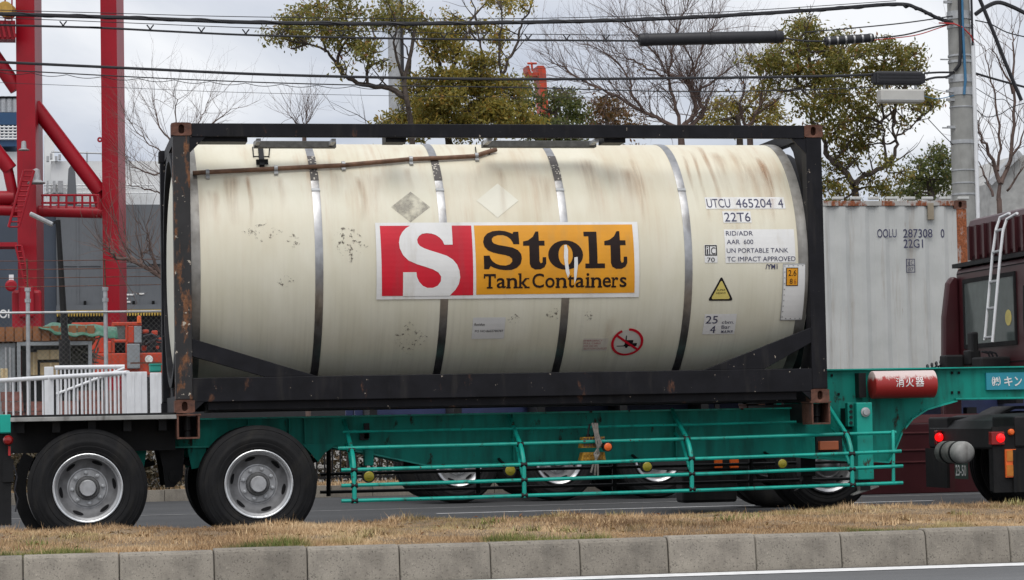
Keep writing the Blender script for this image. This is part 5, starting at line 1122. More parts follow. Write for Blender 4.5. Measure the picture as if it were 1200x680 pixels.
tree('evergreen_tree', 'olive evergreen with a long limb reaching left across the wires', 20.5, [(484, 200), (482, 150), (477, 118), (474, 95), (482, 60), (486, 30)],
     [.055, (.055, [(478, 116), (455, 104), (425, 99), (405, 90), (392, 72), (380, 58), (360, 52)]), (.035, [(402, 86), (396, 66), (410, 40), (400, 10), (402, -15)]), (.03, [(430, 100), (432, 70), (440, 45)]), (.026, [(382, 60), (376, 35), (372, 8)]), (.035, [(474, 95), (462, 60), (466, 25)])],
     [(338, 33, 22), (325, 40, 14), (352, 20, 20), (372, 8, 22), (398, 3, 20), (360, 42, 20), (385, 30, 22), (410, 32, 24), (398, 52, 17), (420, 50, 20), (437, 62, 19), (447, 76, 12), (404, 82, 9), (436, 26, 20), (458, 20, 20), (478, 14, 20), (455, 4, 14), (478, 32, 16), (345, 48, 12), (498, 24, 12), (420, 14, 12)],
     mat['leaf_olive'], 640, .082, 1, bare=[(438, 152, -.9, 1, .8, .008, 2), (432, 152, -.5, 1, .5, .006, 1)])
tree('evergreen_tree', 'golden olive evergreen, densest crown above the middle of the tank', 22, [(528, 200), (524, 150), (521, 115), (522, 96)],
     [.075, (.045, [(522, 98), (516, 75), (504, 62), (490, 50), (486, 45)]), (.04, [(522, 96), (532, 76), (540, 55), (548, 38), (553, 22)]), (.03, [(524, 120), (560, 100), (566, 70), (560, 40), (556, 10), (548, -6)]), (.04, [(535, 140), (575, 110), (588, 88), (596, 70), (606, 52), (610, 30), (622, 8), (628, -8)]), (.03, [(588, 88), (585, 55), (588, 25), (586, 0)]), (.03, [(478, 100), (480, 70), (470, 45)])],
     [(500, 38, 15), (516, 50, 17), (508, 62, 12), (527, 40, 14), (545, 36, 12), (530, 18, 8), (572, 38, 13), (585, 46, 10), (592, 4, 13), (572, 0, 10), (612, 6, 8), (524, 62, 12), (540, 84, 16), (552, 74, 16), (562, 88, 18), (545, 100, 22), (575, 92, 18), (520, 106, 18), (500, 104, 14), (484, 110, 15), (495, 128, 20), (470, 138, 18), (520, 136, 24), (548, 128, 24), (575, 120, 22), (590, 138, 22), (602, 112, 15), (612, 132, 16), (566, 144, 20), (452, 146, 10), (505, 146, 18), (595, 96, 13), (614, 100, 8), (478, 150, 20), (500, 118, 18), (532, 118, 20), (560, 108, 20), (580, 132, 20), (604, 146, 16), (538, 146, 20), (512, 90, 14), (570, 76, 14), (486, 96, 12), (536, 62, 12), (624, 148, 12)],
     mat['leaf_gold'], 1250, .084, 2)
tree('evergreen_tree', 'small dark green evergreen below the orange jib', 24, [(655, 190), (655, 150), (650, 130)], [.08, (.03, [(650, 135), (662, 115), (668, 104)]), (.03, [(650, 135), (635, 125), (632, 118)])],
     [(662, 108, 14), (650, 116, 14), (675, 118, 13), (642, 139, 12), (657, 131, 15), (678, 134, 13), (634, 140, 14), (660, 145, 16), (640, 160, 14), (656, 164, 14), (625, 162, 12), (672, 160, 12), (618, 145, 12), (618, 124, 12), (606, 100, 12), (612, 112, 12)], mat['leaf_green'], 1300, .08, 3)
tree('evergreen_tree', 'small rusty brown leaved tree low between green trees', 25, [(712, 190), (712, 150), (710, 135)], [.07, (.03, [(710, 138), (704, 122), (700, 116)]), (.03, [(710, 138), (722, 126), (726, 120)])],
     [(708, 120, 11), (700, 130, 12), (718, 128, 12), (730, 140, 13), (710, 142, 14), (696, 144, 12), (742, 146, 10)], mat['leaf_rust'], 1100, .08, 4)
tree('evergreen_tree', 'tall yellow green evergreen with forked trunk left of the pole', 19, [(1004, 250), (1003, 232), (1000, 218), (994, 208)],
     [.085, (.06, [(1000, 216), (990, 200), (974, 190), (968, 175), (964, 160), (950, 140), (955, 110), (950, 75)]), (.055, [(1002, 216), (1012, 205), (1034, 198), (1046, 186), (1051, 170), (1047, 150), (1050, 125)]), (.03, [(1040, 195), (1036, 170), (1035, 140)]), (.03, [(958, 130), (978, 105), (975, 75)]), (.028, [(955, 120), (935, 95), (940, 50)]), (.022, [(1050, 160), (1066, 150), (1082, 135)]), (.03, [(950, 75), (945, 45), (942, 28)])],
     [(940, 28, 14), (952, 38, 15), (928, 40, 12), (950, 56, 17), (930, 62, 14), (968, 62, 17), (985, 58, 15), (1005, 62, 13), (962, 80, 17), (940, 82, 15), (984, 82, 15), (918, 72, 12), (895, 70, 12), (880, 72, 10), (902, 84, 13), (1040, 55, 13), (1052, 62, 15), (1066, 66, 14), (1036, 72, 13), (1058, 80, 16), (1076, 78, 9), (1022, 78, 9), (975, 102, 17), (990, 116, 16), (960, 112, 14), (1004, 128, 13), (970, 130, 14), (985, 146, 14), (1008, 152, 13), (1020, 138, 10), (1025, 160, 10), (995, 166, 13), (1012, 172, 11), (1042, 96, 12), (1075, 108, 11), (1082, 122, 12), (1070, 128, 9), (975, 160, 12), (970, 214, 13), (982, 222, 12), (1040, 190, 10), (1056, 202, 10), (1020, 214, 12), (1034, 222, 13), (975, 200, 9), (1090, 116, 9), (952, 96, 13), (1000, 100, 10), (1012, 90, 13), (1020, 108, 12), (1000, 44, 10), (975, 44, 12), (915, 58, 12), (912, 96, 12), (930, 105, 13), (1030, 90, 12), (1064, 94, 13), (1048, 112, 12), (945, 130, 12), (958, 146, 11), (1000, 140, 13), (1030, 125, 11), (985, 180, 11), (1000, 190, 10), (1060, 140, 10), (988, 70, 14), (1018, 60, 11)],
     mat['leaf_olive'], 1150, .084, 5)
tree('evergreen_tree', 'low olive evergreen just above the right end of the tank', 23, [(868, 200), (866, 150), (862, 135)], [.08, (.03, [(862, 140), (850, 126), (840, 122)]), (.03, [(864, 138), (880, 120), (893, 108)])],
     [(842, 128, 13), (856, 124, 13), (832, 138, 11), (870, 134, 14), (850, 142, 13), (885, 140, 13), (826, 147, 9), (900, 146, 10), (893, 112, 12), (905, 125, 12), (915, 138, 12)], mat['leaf_gold'], 1100, .08, 6)
tree('evergreen_tree', 'dark green bushy tree beside the left foot of the pole', 21, [(1092, 245), (1090, 225), (1088, 210)], [.08, (.03, [(1088, 212), (1080, 195), (1076, 186)]), (.03, [(1088, 212), (1100, 195), (1106, 182)])],
     [(1100, 178, 12), (1110, 186, 12), (1092, 190, 12), (1078, 196, 13), (1104, 202, 14), (1088, 208, 14), (1070, 212, 12), (1110, 216, 13), (1092, 222, 14), (1072, 226, 13), (1058, 224, 10)], mat['leaf_green'], 1200, .08, 7)
# bare trees
def bare_tree(label, y, trunk, limbs, seed, r0=.09, bare=(), leafy=(), tdep=2, nt_=2):
    random.seed(seed); base = lp(*trunk[0], y); root = thing('bare_tree', label, 'tree', (base.x, y, .16), 'leafless trees'); q = MB()
    T = smoothpath([Vector((base.x, y, .12))]+[lp(a, b_, y) for a, b_ in trunk]); q.tube(T, [r0*(1.2-.6*i/(len(T)-1)) for i in range(len(T))], 8)
    for r, P in limbs:
        yy = random.uniform(-.6, .6); P3 = smoothpath([lp(a, b_, y+yy*i/len(P)) for i, (a, b_) in enumerate(P)]); P3 = [p+rv(.015) for p in P3]
        q.tube(P3, [max(.8*r*(1-.8*i/(len(P3)-1)), .006) for i in range(len(P3))], 6)
        for i, p in enumerate(P3[2:]):
            dd = (P3[min(i+3, len(P3)-1)]-P3[i+1])
            for _ in range(nt_): twigs(q, p, dd.normalized()+rv(.55)+Vector((0, 0, .25)), random.uniform(.35, .95), max(.0045, r*.2*(1-.5*i/len(P3))), tdep, 3, .45, .15, 4)
    for (a, b_, dx, dz, L, r, dep) in bare: twigs(q, lp(a, b_, y), Vector((dx, random.uniform(-.3, .3), dz)), L, r, dep, 3, .4, .15)
    q.build('trunk', mat['twig'], root, smooth=True)
    if leafy:
        v, rr = leaves([lp(a, b_, y) for a, b_, _ in leafy], [r/scl(y) for *_, r in leafy], 60, .08); trimesh('crown', v, mat['leaf_rust'], dict(rnd=rr), parent=root)
bare_tree('wide bare tree spreading its twigs behind the long black sleeve', 19.5, [(800, 220), (798, 160), (796, 148)],
     [(.05, [(796, 150), (812, 138), (815, 120), (806, 100), (798, 92), (782, 85), (765, 60), (745, 40), (728, 22)]), (.05, [(798, 150), (816, 142), (824, 128), (815, 112), (812, 95), (818, 70), (828, 45), (840, 20)]), (.045, [(796, 150), (790, 120), (784, 92), (788, 60), (796, 30), (805, 5)]), (.05, [(796, 150), (775, 140), (755, 132), (735, 120), (712, 108), (690, 98), (668, 85), (645, 72)]), (.035, [(755, 132), (742, 112), (735, 90), (715, 65), (690, 52)]), (.03, [(784, 92), (760, 80), (735, 68), (720, 55)]), (.03, [(815, 112), (835, 95), (855, 80), (875, 72)]), (.025, [(806, 100), (812, 75), (800, 50), (782, 22), (775, 0)])], 11, .07, leafy=[(745, 86, 7), (705, 100, 6), (860, 100, 8)])
bare_tree('fine reddish bare tree mingling with the evergreen above the tank end', 20, [(880, 200), (878, 155), (876, 145)],
     [(.04, [(876, 150), (888, 130), (898, 108), (905, 90)]), (.035, [(876, 150), (868, 125), (872, 100), (865, 80)]), (.03, [(885, 135), (910, 118), (925, 100)]), (.03, [(890, 125), (893, 100), (885, 78)])], 12, .06, leafy=[(890, 110, 14), (875, 120, 12), (910, 120, 10), (905, 100, 10)])
bare_tree('leafless tree with upright branches at the right edge beyond the pole', 17.5, [(1172, 260), (1170, 235), (1172, 215)],
     [(.05, [(1172, 215), (1160, 180), (1150, 160), (1146, 140)]), (.05, [(1172, 215), (1186, 175), (1188, 120), (1187, 60), (1187, 38)]), (.035, [(1168, 200), (1172, 160), (1166, 110), (1160, 85), (1152, 55)]), (.035, [(1180, 195), (1195, 170), (1204, 140)]), (.03, [(1187, 110), (1175, 80), (1160, 55)]), (.03, [(1165, 230), (1152, 205), (1148, 190)]), (.03, [(1180, 225), (1196, 200), (1206, 190)])], 13, .05, tdep=1, nt_=1)
bare_tree('bare tree with thin upright twigs left of the tank frame', 23, [(206, 330), (204, 250), (203, 200)],
     [(.025, [(203, 200), (205, 160), (206, 125), (204, 108)]), (.022, [(203, 200), (190, 180), (172, 165), (158, 150), (152, 140)]), (.022, [(204, 190), (222, 160), (238, 135), (245, 118)]), (.03, [(203, 210), (185, 205), (168, 200), (152, 195)]), (.03, [(204, 180), (225, 165), (255, 140), (270, 128)]), (.025, [(203, 170), (188, 150), (182, 130), (183, 115)]), (.025, [(203, 240), (185, 225), (165, 222), (150, 215)])], 14, .035, tdep=2, nt_=1)
bare_tree('pollarded grey branch stump reaching out beside the tank frame', 19, [(215, 420), (212, 370), (205, 340)],
     [(.07, [(205, 338), (190, 325), (170, 313), (150, 305), (131, 301)]), (.04, [(168, 312), (166, 305), (168, 296), (176, 294)]), (.03, [(150, 305), (133, 300), (128, 290), (120, 289)]), (.025, [(185, 322), (180, 300), (172, 280), (165, 262)]), (.025, [(160, 309), (150, 290), (145, 270)])], 15, .09, tdep=1, nt_=1)
bare_tree('distant bare treetop just clearing the black rail', 30, [(357, 200), (357, 160), (357, 150)], [(.03, [(357, 155), (348, 145), (343, 138)]), (.03, [(357, 155), (362, 143), (366, 134)]), (.03, [(357, 155), (355, 140)])], 16, .05, tdep=1)
# slender grey pole between the trees
gp = pt(463.5, 60, 27); q = thing('utility_pole', 'grey steel pole standing behind the olive evergreen', 'utility pole', (gp[0], 27, .16))
MB().tube([(gp[0], 27, .1), (gp[0], 27, 14)], [.17, .14], 18).build('shaft', mat['galv'], q, smooth=True)
MB().tube([(gp[0]+.12, 26.85, .1), (gp[0]+.12, 26.87, 14)], .03, 6).build('conduit', mat['cable'], q)

# ================================================================== QUAYSIDE ON THE LEFT
def X_(px, py, y): return pt(px, py, y)[0]
def Z_(px, py, y): return pt(px, py, y)[2]
# --- red gantry crane
YG = 108.
cg = thing('gantry_crane', 'huge red harbour gantry crane with tubular braces', 'crane', (X_(80, 300, YG), YG, .16))
def leg(pl, pm_, pr, dy):
    A = (X_(pl, 200, YG+.6), YG+.6); Bp = (X_(pm_, 200, YG), YG); C = (X_(pr, 200, YG+dy), YG+dy); D = (A[0]+C[0]-Bp[0], A[1]+C[1]-Bp[1])
    MB().plan([A, Bp, C, D], .1, 40).build('leg', mat['red_paint'], cg)
leg(20, 42, 50.5, 2.6); leg(119.5, 138.5, 147, 2.4)
def gtube(px0, py0, px1, py1, rp, nm='brace', y=YG+1.2):
    return MB().tube([pt(px0, py0, y), pt(px1, py1, y)], rp/scl(y), 20).build(nm, mat['red_paint'], cg, smooth=40)
gtube(-45, 10, 20, 105, 8.5); gtube(40, 123, 117, 225, 8.5); gtube(-12, 168, 12, 199, 8.5); gtube(-40, 245, 120, 249.5, 6.5, 'cross_beam'); gtube(-40, 232, 16, 232, 8, 'cross_beam')
gtube(8, 194, 18, 240, 6); gtube(113, 222, 119, 248, 6)
q = MB()
for py in (229, 238): q.tube([pt(48, py, YG), pt(116, py, YG)], .06, 5)
for px in np.linspace(50, 115, 8): q.tube([pt(px, 228.5, YG), pt(px, 244, YG)], .06, 5)
q.build('handrail', mat['red_paint'], cg)
q = MB()
for dx in (0, 12): q.tube([pt(10+dx, 266, YG-1), pt(28+dx, 200, YG-1)], .07, 5); q.tube([pt(32+dx*.4, 345, YG-1), pt(18+dx*.6, 288, YG-1)], .06, 5)
for k in np.linspace(0, 1, 12): q.tube([pt(10+18*k, 266-66*k, YG-1), pt(22+18*k, 266-66*k, YG-1)], .04, 4)
for k in np.linspace(0, 1, 9): q.tube([pt(32-14*k, 345-57*k, YG-1), pt(37-12*k, 345-57*k, YG-1)], .04, 4)
q.build('access_stair', mat['red_paint'], cg)
MB().pbox(-10, 20, 284, 289, YG-.8, 2).build('stair_landing', mat['red_paint'], cg)
MB().pbox(14, 49, 340, 388, YG-1.2, 4).build('bogie_housing', mat['red_paint'], cg, bevel=.15)
MB().pbox(22, 40, 335, 372, YG-1.6, .4).build('bogie_panel', mat['red_paint'], cg, bevel=.1)
for px, py, k in ((28, 173, 1.0), (42.5, 210, 1.6)):
    c = pt(px, py, YG-.6); o = MB().lathe(c, (0, 0, -1), [(-.35*k, .02), (-.3*k, .12*k), (.05, .14*k), (.12*k, .30*k), (.15*k, .28*k)], 16).build('floodlight', mat['galv'], cg, smooth=40)
c = pt(8, 12, YG); MB().tube([(c[0]-.1, YG-.4, c[2]), (c[0]+.1, YG+.6, c[2])], .4, 20).build('cable_sheave', M('sheave_yellow', (.45, .27, .05), .6), cg)
q = MB().pbox(-12, 18, 24, 46, YG, 1.2); q.build('sheave_platform', mat['red_paint'], cg)
q = MB()
for px in (-2, 6, 14): q.tube([pt(px, 24, YG-.1), pt(px, -30, YG-.1)], .04, 4)
for i in range(5): q.bar(pt(-10+6*i, 26, YG-.1), pt(-6+6*i, 44, YG-.1), .12, .12)
q.build('hoist_gear', mat['red_paint'], cg)
MB().pbox(10.5, 16, 322, 332, YG-1.8, .5).build('switch_box', mat['white_paint'], cg); MB().lathe(pt(13, 335, YG-1.8), (0, -1, 0), [(0, .3), (.2, .3), (.25, .2), (.25, .01)], 14).build('horn', mat['red_paint'], cg)
MB().lathe(pt(117, 164, YG), (0, -1, 0), [(0, .14), (.1, .14), (.1, .05), (0, .05)], 14, closed=True).build('lug', mat['red_paint'], cg)
# --- ship behind the crane
YS = 128.
mat['hull'] = M('hull_grey', (.12, .13, .142), .55, var=.16, scale=.25, dirt=.25, dirtcol=(.09, .10, .11))
mat['hull_blue'] = M('hull_blue', (.05, .066, .092), .55, var=.16, scale=.25)
mat['ship_white'] = M('ship_white', (.72, .73, .73), .5, var=.05, scale=.4, dirt=.1, dirtcol=(.5, .47, .42))
mat['deep_blue'] = M('funnel_blue', (.02, .07, .16), .5, var=.1, scale=.4)
sh = thing('cargo_ship', 'grey hulled cargo ship with white deckhouse and blue funnel behind the crane', 'ship', (X_(100, 300, YS), YS, -2.4))
zt = Z_(100, 240, YS); zl = Z_(100, 363, YS)
MB().box(X_(66, 300, YS), X_(330, 300, YS)+8, YS, YS+24, zl, zt).build('hull_side', mat['hull'], sh)
MB().box(X_(-60, 300, YS)-20, X_(65.7, 300, YS), YS+.4, YS+24, zl-1.5, Z_(30, 250, YS)).build('hull_stern', mat['hull_blue'], sh)
MB().box(X_(-60, 300, YS)-20, X_(330, 300, YS)+8, YS+.9, YS+23.9, -2.6, zl-.005).build('lower_hull', M('shadow_black', (.012, .012, .014), .7), sh)  # hull painted black below the ramp edge to stand for the shadowed opening
q = MB()
for px in (66, 90, 118, 160, 200): q.box(X_(px, 300, YS), X_(px, 300, YS)+.12, YS-.05, YS, zl+.2, zt)
q.box(X_(66, 300, YS), X_(330, 300, YS), YS-.06, YS, Z_(100, 312, YS), Z_(100, 311, YS)); q.build('hull_seam', mat['hull'], sh)
# yellow fendering fringe under the ramp edge
mat['fringe'] = M('fringe_yellow', (.50, .33, .06), .7, var=.3, scale=1)
MB().box(X_(66, 365, YS), X_(330, 365, YS), YS-.5, YS-.1, zl-.05, zl+.25).build('ramp_edge', mat['hull'], sh)
q = MB(); xa, xb = X_(66, 368, YS), X_(260, 368, YS); nT = 60
for i in range(nT):
    x = xa+(xb-xa)*i/nT; w_ = (xb-xa)/nT; q.prism([(x, zl-.06), (x+w_*.95, zl-.06), (x+w_*.6, zl-.42), (x+w_*.2, zl-.42)], YS-.5, YS-.3)
q.build('fender_fringe', mat['fringe'], sh)
for px in (98, 155, 178): MB().box(X_(px, 355, YS), X_(px+3, 355, YS), YS-.3, YS, Z_(px, 358, YS), Z_(px, 353, YS)).build('bollard_lug', mat['dark'], sh)
MB().box(X_(174, 300, YS), X_(330, 300, YS), YS-.4, YS-.001, Z_(180, 310, YS), Z_(180, 307, YS)).build('rubbing_strake', mat['hull'], sh)
def stext(s_, px0, py0, px1, py1, mt, nm='hull_lettering'):
    v, f = text2d(s_, .02); xa, za = PX(px0, py0, YS); xb, zb = PX(px1, py1, YS); return wrap(nm, [(fit(v, xa, xb, zb, za), f)], mt, sh, flatmap(YS-.0), off=.06, step=99)
stext('SOI', -6, 363, 11, 373, mat['white_vinyl']); wh_ = mat['white_vinyl']
q = MB(); 
for px0, px1, py in ((148, 157, 345.5), (160, 169, 344.5), (144, 150, 350), (144, 153, 354)): q.box(X_(px0, py, YS), X_(px1, py, YS), YS-.05, YS-.01, Z_(px0, py+.9, YS), Z_(px0, py-.9, YS))
q.build('draught_marks', wh_, sh); MB().pbox(144, 149, 338, 342, YS-.05, .04).build('small_flag_mark', flat('flag_red', (.5, .12, .1)), sh)
# deckhouse
MB().box(X_(60, 210, YS+4), X_(330, 210, YS+4), YS+4, YS+20, zt+.01, Z_(100, 189, YS+4)).build('deckhouse', mat['ship_white'], sh)
MB().pbox(52, 64, 158, 245, YS+5, 6).build('deckhouse_tower', mat['ship_white'], sh)
MB().pbox(-60, 22, 178, 250, YS+5, 8).build('accommodation', mat['ship_white'], sh)
MB().pbox(-60, 20.5, 132, 146, YS+4.5, 7).build('funnel_base', mat['deep_blue'], sh); MB().pbox(-60, 21, 164, 171.5, YS+4.5, 7).build('blue_deck', mat['deep_blue'], sh)
q = MB()
for i in range(5): q.tube([pt(-10+7*i, 132, YS+6), pt(-10+7*i, 116, YS+6)], .22, 12)
q.build('exhaust_pipe', mat['galv'], sh); q = MB()
for i in range(5): q.tube([pt(-10+7*i, 116, YS+6), pt(-10+7*i, 113.5, YS+6)], .27, 12)
q.build('exhaust_tip', mat['dark'], sh)
q = MB()
for py in (149, 152.5, 156, 159.5, 163): q.tube([pt(-60, py, YS+4.4), pt(20, py, YS+4.4)], .05, 4)
for px in np.arange(-10, 21, 5): q.tube([pt(px, 147, YS+4.4), pt(px, 164, YS+4.4)], .05, 4)
q.build('deck_railing', mat['ship_white'], sh)
q = MB()
for px, py in ((56, 186), (60, 183), (66, 186), (70, 184), (148, 186)): q.pbox(px-1.5, px+1.5, py-3, py+3, YS+3.5, .6)
q.tube([pt(60, 178, YS+3.8), pt(120, 180, YS+3.8)], .05, 4); q.tube([pt(102, 178, YS+4), pt(102, 190, YS+4)], .05, 4); q.tube([pt(120, 178, YS+4), pt(120, 190, YS+4)], .05, 4); q.build('deck_gear', mat['galv'], sh)
q = MB()
for py in (217, 221, 226): q.tube([pt(52, py, YS+3.5), pt(180, py, YS+3.5)], .04, 4)
for px in np.arange(54, 180, 6): q.tube([pt(px, 216, YS+3.5), pt(px, 232, YS+3.5)], .04, 4)
q.build('deck_railing', mat['ship_white'], sh)
q = MB().prism([PX(78, 240, YS+2), PX(90, 240, YS+2), PX(88, 205, YS+2), PX(84, 194, YS+2), PX(80, 200, YS+2)], YS+1, YS+2.2); q.build('crane_post', mat['hull'], sh)
q = MB()
for px, w_ in ((55, 2), (62, 3), (68, 4), (72, 2)): q.pbox(px, px+w_, 212, 226, YS+3, .8)
q.build('deck_box', mat['galv'], sh)
# --- lamp post
yl = 24.; c = pt(74, 430, yl); lp_ = thing('street_lamp', 'black lamp post with a slanted flat silver lamp head', 'street lamp', (c[0], yl, .16))
MB().tube([(c[0]+.04, yl, .1), (X_(77.5, 420, yl), yl, Z_(77, 420, yl)), (X_(68, 258, yl), yl, Z_(68, 258, yl))], [.085, .07, .045], 12).build('post', mat['chassis_black'], lp_, smooth=True)
MB().tube([(X_(76.5, 432, yl), yl, 1.3), (X_(75.5, 398, yl), yl, Z_(75, 398, yl))], .105, 12).build('post_base', mat['chassis_black'], lp_, smooth=40)
MB().bar(pt(62, 263.5, yl), pt(35, 250.5, yl), .24, .07).build('lamp_head', mat['galv'], lp_, bevel=.02); MB().bar(pt(67, 260, yl), pt(61, 262, yl), .05, .05).build('arm', mat['chassis_black'], lp_)
# --- chain-link fence with barbed wire
yf = 19.6; f0, f1 = -2.2, 3.2; zft = Z_(100, 366, yf)
fe = thing('chain_link_fence', 'grey chain link fence topped with barbed wire in front of the yard', 'fence', (0, yf, .16))
fx = [X_(33, 400, yf), X_(124, 400, yf)]; sp_ = fx[1]-fx[0]
for x in (fx[0]-sp_, fx[0], fx[1], fx[1]+sp_):
    o = MB().tube([(x, yf, .1), (x, yf, Z_(80, 338, yf))], .036, 10).build('post', mat['galv'], fe, smooth=40)
    MB().tube([(x, yf, Z_(80, 338, yf)), (x-.01, yf+.05, Z_(80, 303, yf))], .016, 6).build('barb_arm', mat['casting'], o)
    q = MB()
    for py in (339, 352): q.lathe((x, yf, Z_(80, py, yf)), (0, 0, 1), [(-.03, .036), (-.03, .05), (.03, .05), (.03, .036)], 10)
    q.build('collar', mat['galv'], o)
MB().tube([(fx[0]-sp_, yf-.04, zft), (fx[1]+sp_, yf-.04, zft)], .020, 8).build('top_rail', mat['galv'], fe)
MB().tube([(fx[0]-sp_, yf-.04, .5), (fx[1]+sp_, yf-.04, .5)], .020, 8).build('bottom_rail', mat['galv'], fe)
q = MB(); x0, x1 = fx[0]-sp_*.6, fx[1]+sp_; st_ = .085; H_ = zft-.5
k = x0-H_
while k < x1:
    for s_ in (1, -1):
        a0, a1 = (k, k+H_); z0_, z1_ = (.5, zft) if s_ > 0 else (zft, .5)
        ta = max(0, (x0-a0)/H_); tb = min(1, (x1-a0)/H_)
        if tb > ta: q.tube([(a0+H_*ta, yf+.004*s_, z0_+(z1_-z0_)*ta), (a0+H_*tb, yf+.004*s_, z0_+(z1_-z0_)*tb)], .0020, 3, caps=False)
    k += st_
q.build('wire_mesh', M('dull_wire', (.12, .115, .11), .7, var=.3), fe)
for py in (305, 315, 325, 335):
    MB().tube([(fx[0]-sp_, yf+.03, Z_(80, py, yf)), (fx[0], yf+.03, Z_(80, py, yf)-.01), (fx[1], yf+.03, Z_(80, py, yf)), (fx[1]+sp_, yf+.03, Z_(80, py, yf)+.01)], .006, 4).build('barbed_wire', mat['casting'], fe)
# --- white gates
def bars(q, A, Bq, z0, z1, n, r=.02):
    for i in range(n): k = (i+.5)/n; p = A+(Bq-A)*k; q.append((p[0], p[1], z0, z1, r))
def gate(label, A, Bq, z0, z1, nb, diag=False, posts=True, rtop=.035):
    A = np.array(A, float); Bq = np.array(Bq, float); g = thing('white_gate', label, 'gate', (A[0], A[1], .16), 'white gates')
    MB().tube([(A[0], A[1], z1), (Bq[0], Bq[1], z1)], rtop, 10).build('top_rail', mat['white_paint'], g, smooth=40)
    MB().tube([(A[0], A[1], z0), (Bq[0], Bq[1], z0)], rtop, 10).build('bottom_rail', mat['white_paint'], g, smooth=40)
    me = MB().tube([(0, 0, z0), (0, 0, z1)], .017, 6).mesh('bar'); me2 = MB().box(-.035, .035, -.03, .03, z0-.1, z1).mesh('post')
    for i in range(nb):
        p = A+(Bq-A)*((i+.5)/nb); o = link('bar', me, mat['white_paint'], g, loc=(p[0], p[1], 0))
    if posts:
        for k in (.02, .5, .98): p = A+(Bq-A)*k; link('post', me2, mat['white_paint'], g, loc=(p[0], p[1], 0))
    if diag: MB().tube([(A[0]*.98+Bq[0]*.02, A[1]-.03, z0+(z1-z0)*diag[0]), (Bq[0], Bq[1]-.03, z0+(z1-z0)*diag[1])], .022, 8).build('diagonal', mat['white_paint'], g, smooth=40)
    return g
d1 = pt(150, 437, 14.6); d0 = pt(-22, 448, 19.4); gate('near white barred gate slanting across the lower left', (d0[0], d0[1]), (d1[0], d1[1]), .35, d1[2]+.0, 19)
y2 = 19.2; e0 = pt(64, 431, y2); e1 = pt(146, 430, y2); gate('rear white barred gate with a rising diagonal brace', (e0[0], y2), (e1[0], y2), .95, e0[2], 17, diag=(.62, .98), posts=False)
for px0, px1, py, lb, yy in ((52, 63, 430, 'narrow white gate pier at the left end of the rear gate', 19.1), (148.5, 172.5, 436, 'ribbed white gate panel at the right end of the near gate', 14.5), (176, 189.5, 437, 'white panel right of the gap beside the tank frame', 14.5)):
    x0, x1 = X_(px0, 460, yy), X_(px1, 460, yy); g = thing('gate_panel', lb, 'gate', (x0, yy, .16)); z1 = Z_(px0, py, yy)
    MB().box(x0, x1, yy, yy+.05, .16, z1).build('sheet', mat['white_paint'], g, bevel=.008)
    q = MB()
    for x in np.linspace(x0, x1, max(3, int((x1-x0)/.07)))[1:-1]: q.box(x-.012, x+.012, yy-.012, yy-.001, .3, z1-.04)
    q.build('rib', mat['white_paint'], g)
# --- open storage container with boxes, timber deck and tarpaulin
yc = 27.; mat['store_grey'] = M('store_grey', (.24, .26, .275), .7, var=.12, rust=.2, rustcol=(.2, .09, .04))
x0, x1 = X_(20, 430, yc), X_(108, 430, yc); z1 = Z_(60, 400.5, yc)
sc_ = thing('storage_container', 'open pale grey storage container stacked with boxes behind the fence', 'container', (x0, yc, .16)); t_ = .07
for nm, bb in (('side_wall', (x0, x0+t_, yc, yc+3, .16, z1)), ('side_wall', (x1-t_, x1, yc, yc+3, .16, z1)), ('roof', (x0+t_+.002, x1-t_-.002, yc, yc+3, z1-t_, z1)), ('back_wall', (x0+t_+.002, x1-t_-.002, yc+2.9, yc+3, .16, z1-t_-.002)), ('floor', (x0+t_+.002, x1-t_-.002, yc, yc+2.89, .16, .3))): MB().box(*bb).build(nm, mat['store_grey'], sc_)
dx = X_(-25, 430, yc); dc = thing('storage_container', 'closed grey container doors at the left edge behind the fence', 'container', (dx, yc, .16))
MB().box(dx, x0-.03, yc+.1, yc+3, .16, z1-.02).build('body', mat['store_grey'], dc)
xm_ = (dx+x0)/2
for a_ in (dx+.05, X_(9.5, 430, yc)): MB().box(a_, a_+(X_(17.5, 430, yc)-X_(9.5, 430, yc)), yc+.05, yc+.1, .3, z1-.12).build('door', mat['store_grey'], dc, bevel=.01)
q = MB()
for px in (7, 12): x = X_(px, 430, yc); q.tube([(x, yc+.02, .3), (x, yc+.02, z1-.1)], .018, 6); q.bar((x, yc+.01, 1.7), (x+.2, yc+.01, 1.7), .02, .03)
q.build('lock_rod', mat['galv'], dc)
mat['card'] = M('cardboard', (.42, .31, .17), .85, var=.15); mat['card2'] = M('pale_board', (.56, .45, .27), .8, var=.1)
for i, (a_, b_, p0, p1, mm, lb) in enumerate(((43.5, 73, 410, 421.5, 'card2', 'pale long board box on top inside the open grey container'), (35, 44, 413, 440, 'card', 'tall brown cardboard box at the left inside the open grey container'), (47, 72, 425, 440, 'card', 'brown carton below the pale box inside the open grey container'), (0.5, 9, 432, 446, 'card2', 'pale carton by the gate at the left edge'))):
    o = thing('cardboard_box', lb, 'box', (X_(a_, p1, yc+.4), yc+.4, Z_(a_, p1, yc+.4)), 'boxes in the yard'); yy = yc+.3 if i < 3 else yc-1.2
    MB().pbox(a_, b_, p0, p1, yy, .6).build('carton', mat[mm], o, bevel=.01); MB().pbox((a_+b_)/2-1, (a_+b_)/2+1, p0, p1, yy-.004, .003).build('tape', mat['card'] if mm == 'card2' else mat['card2'], o)
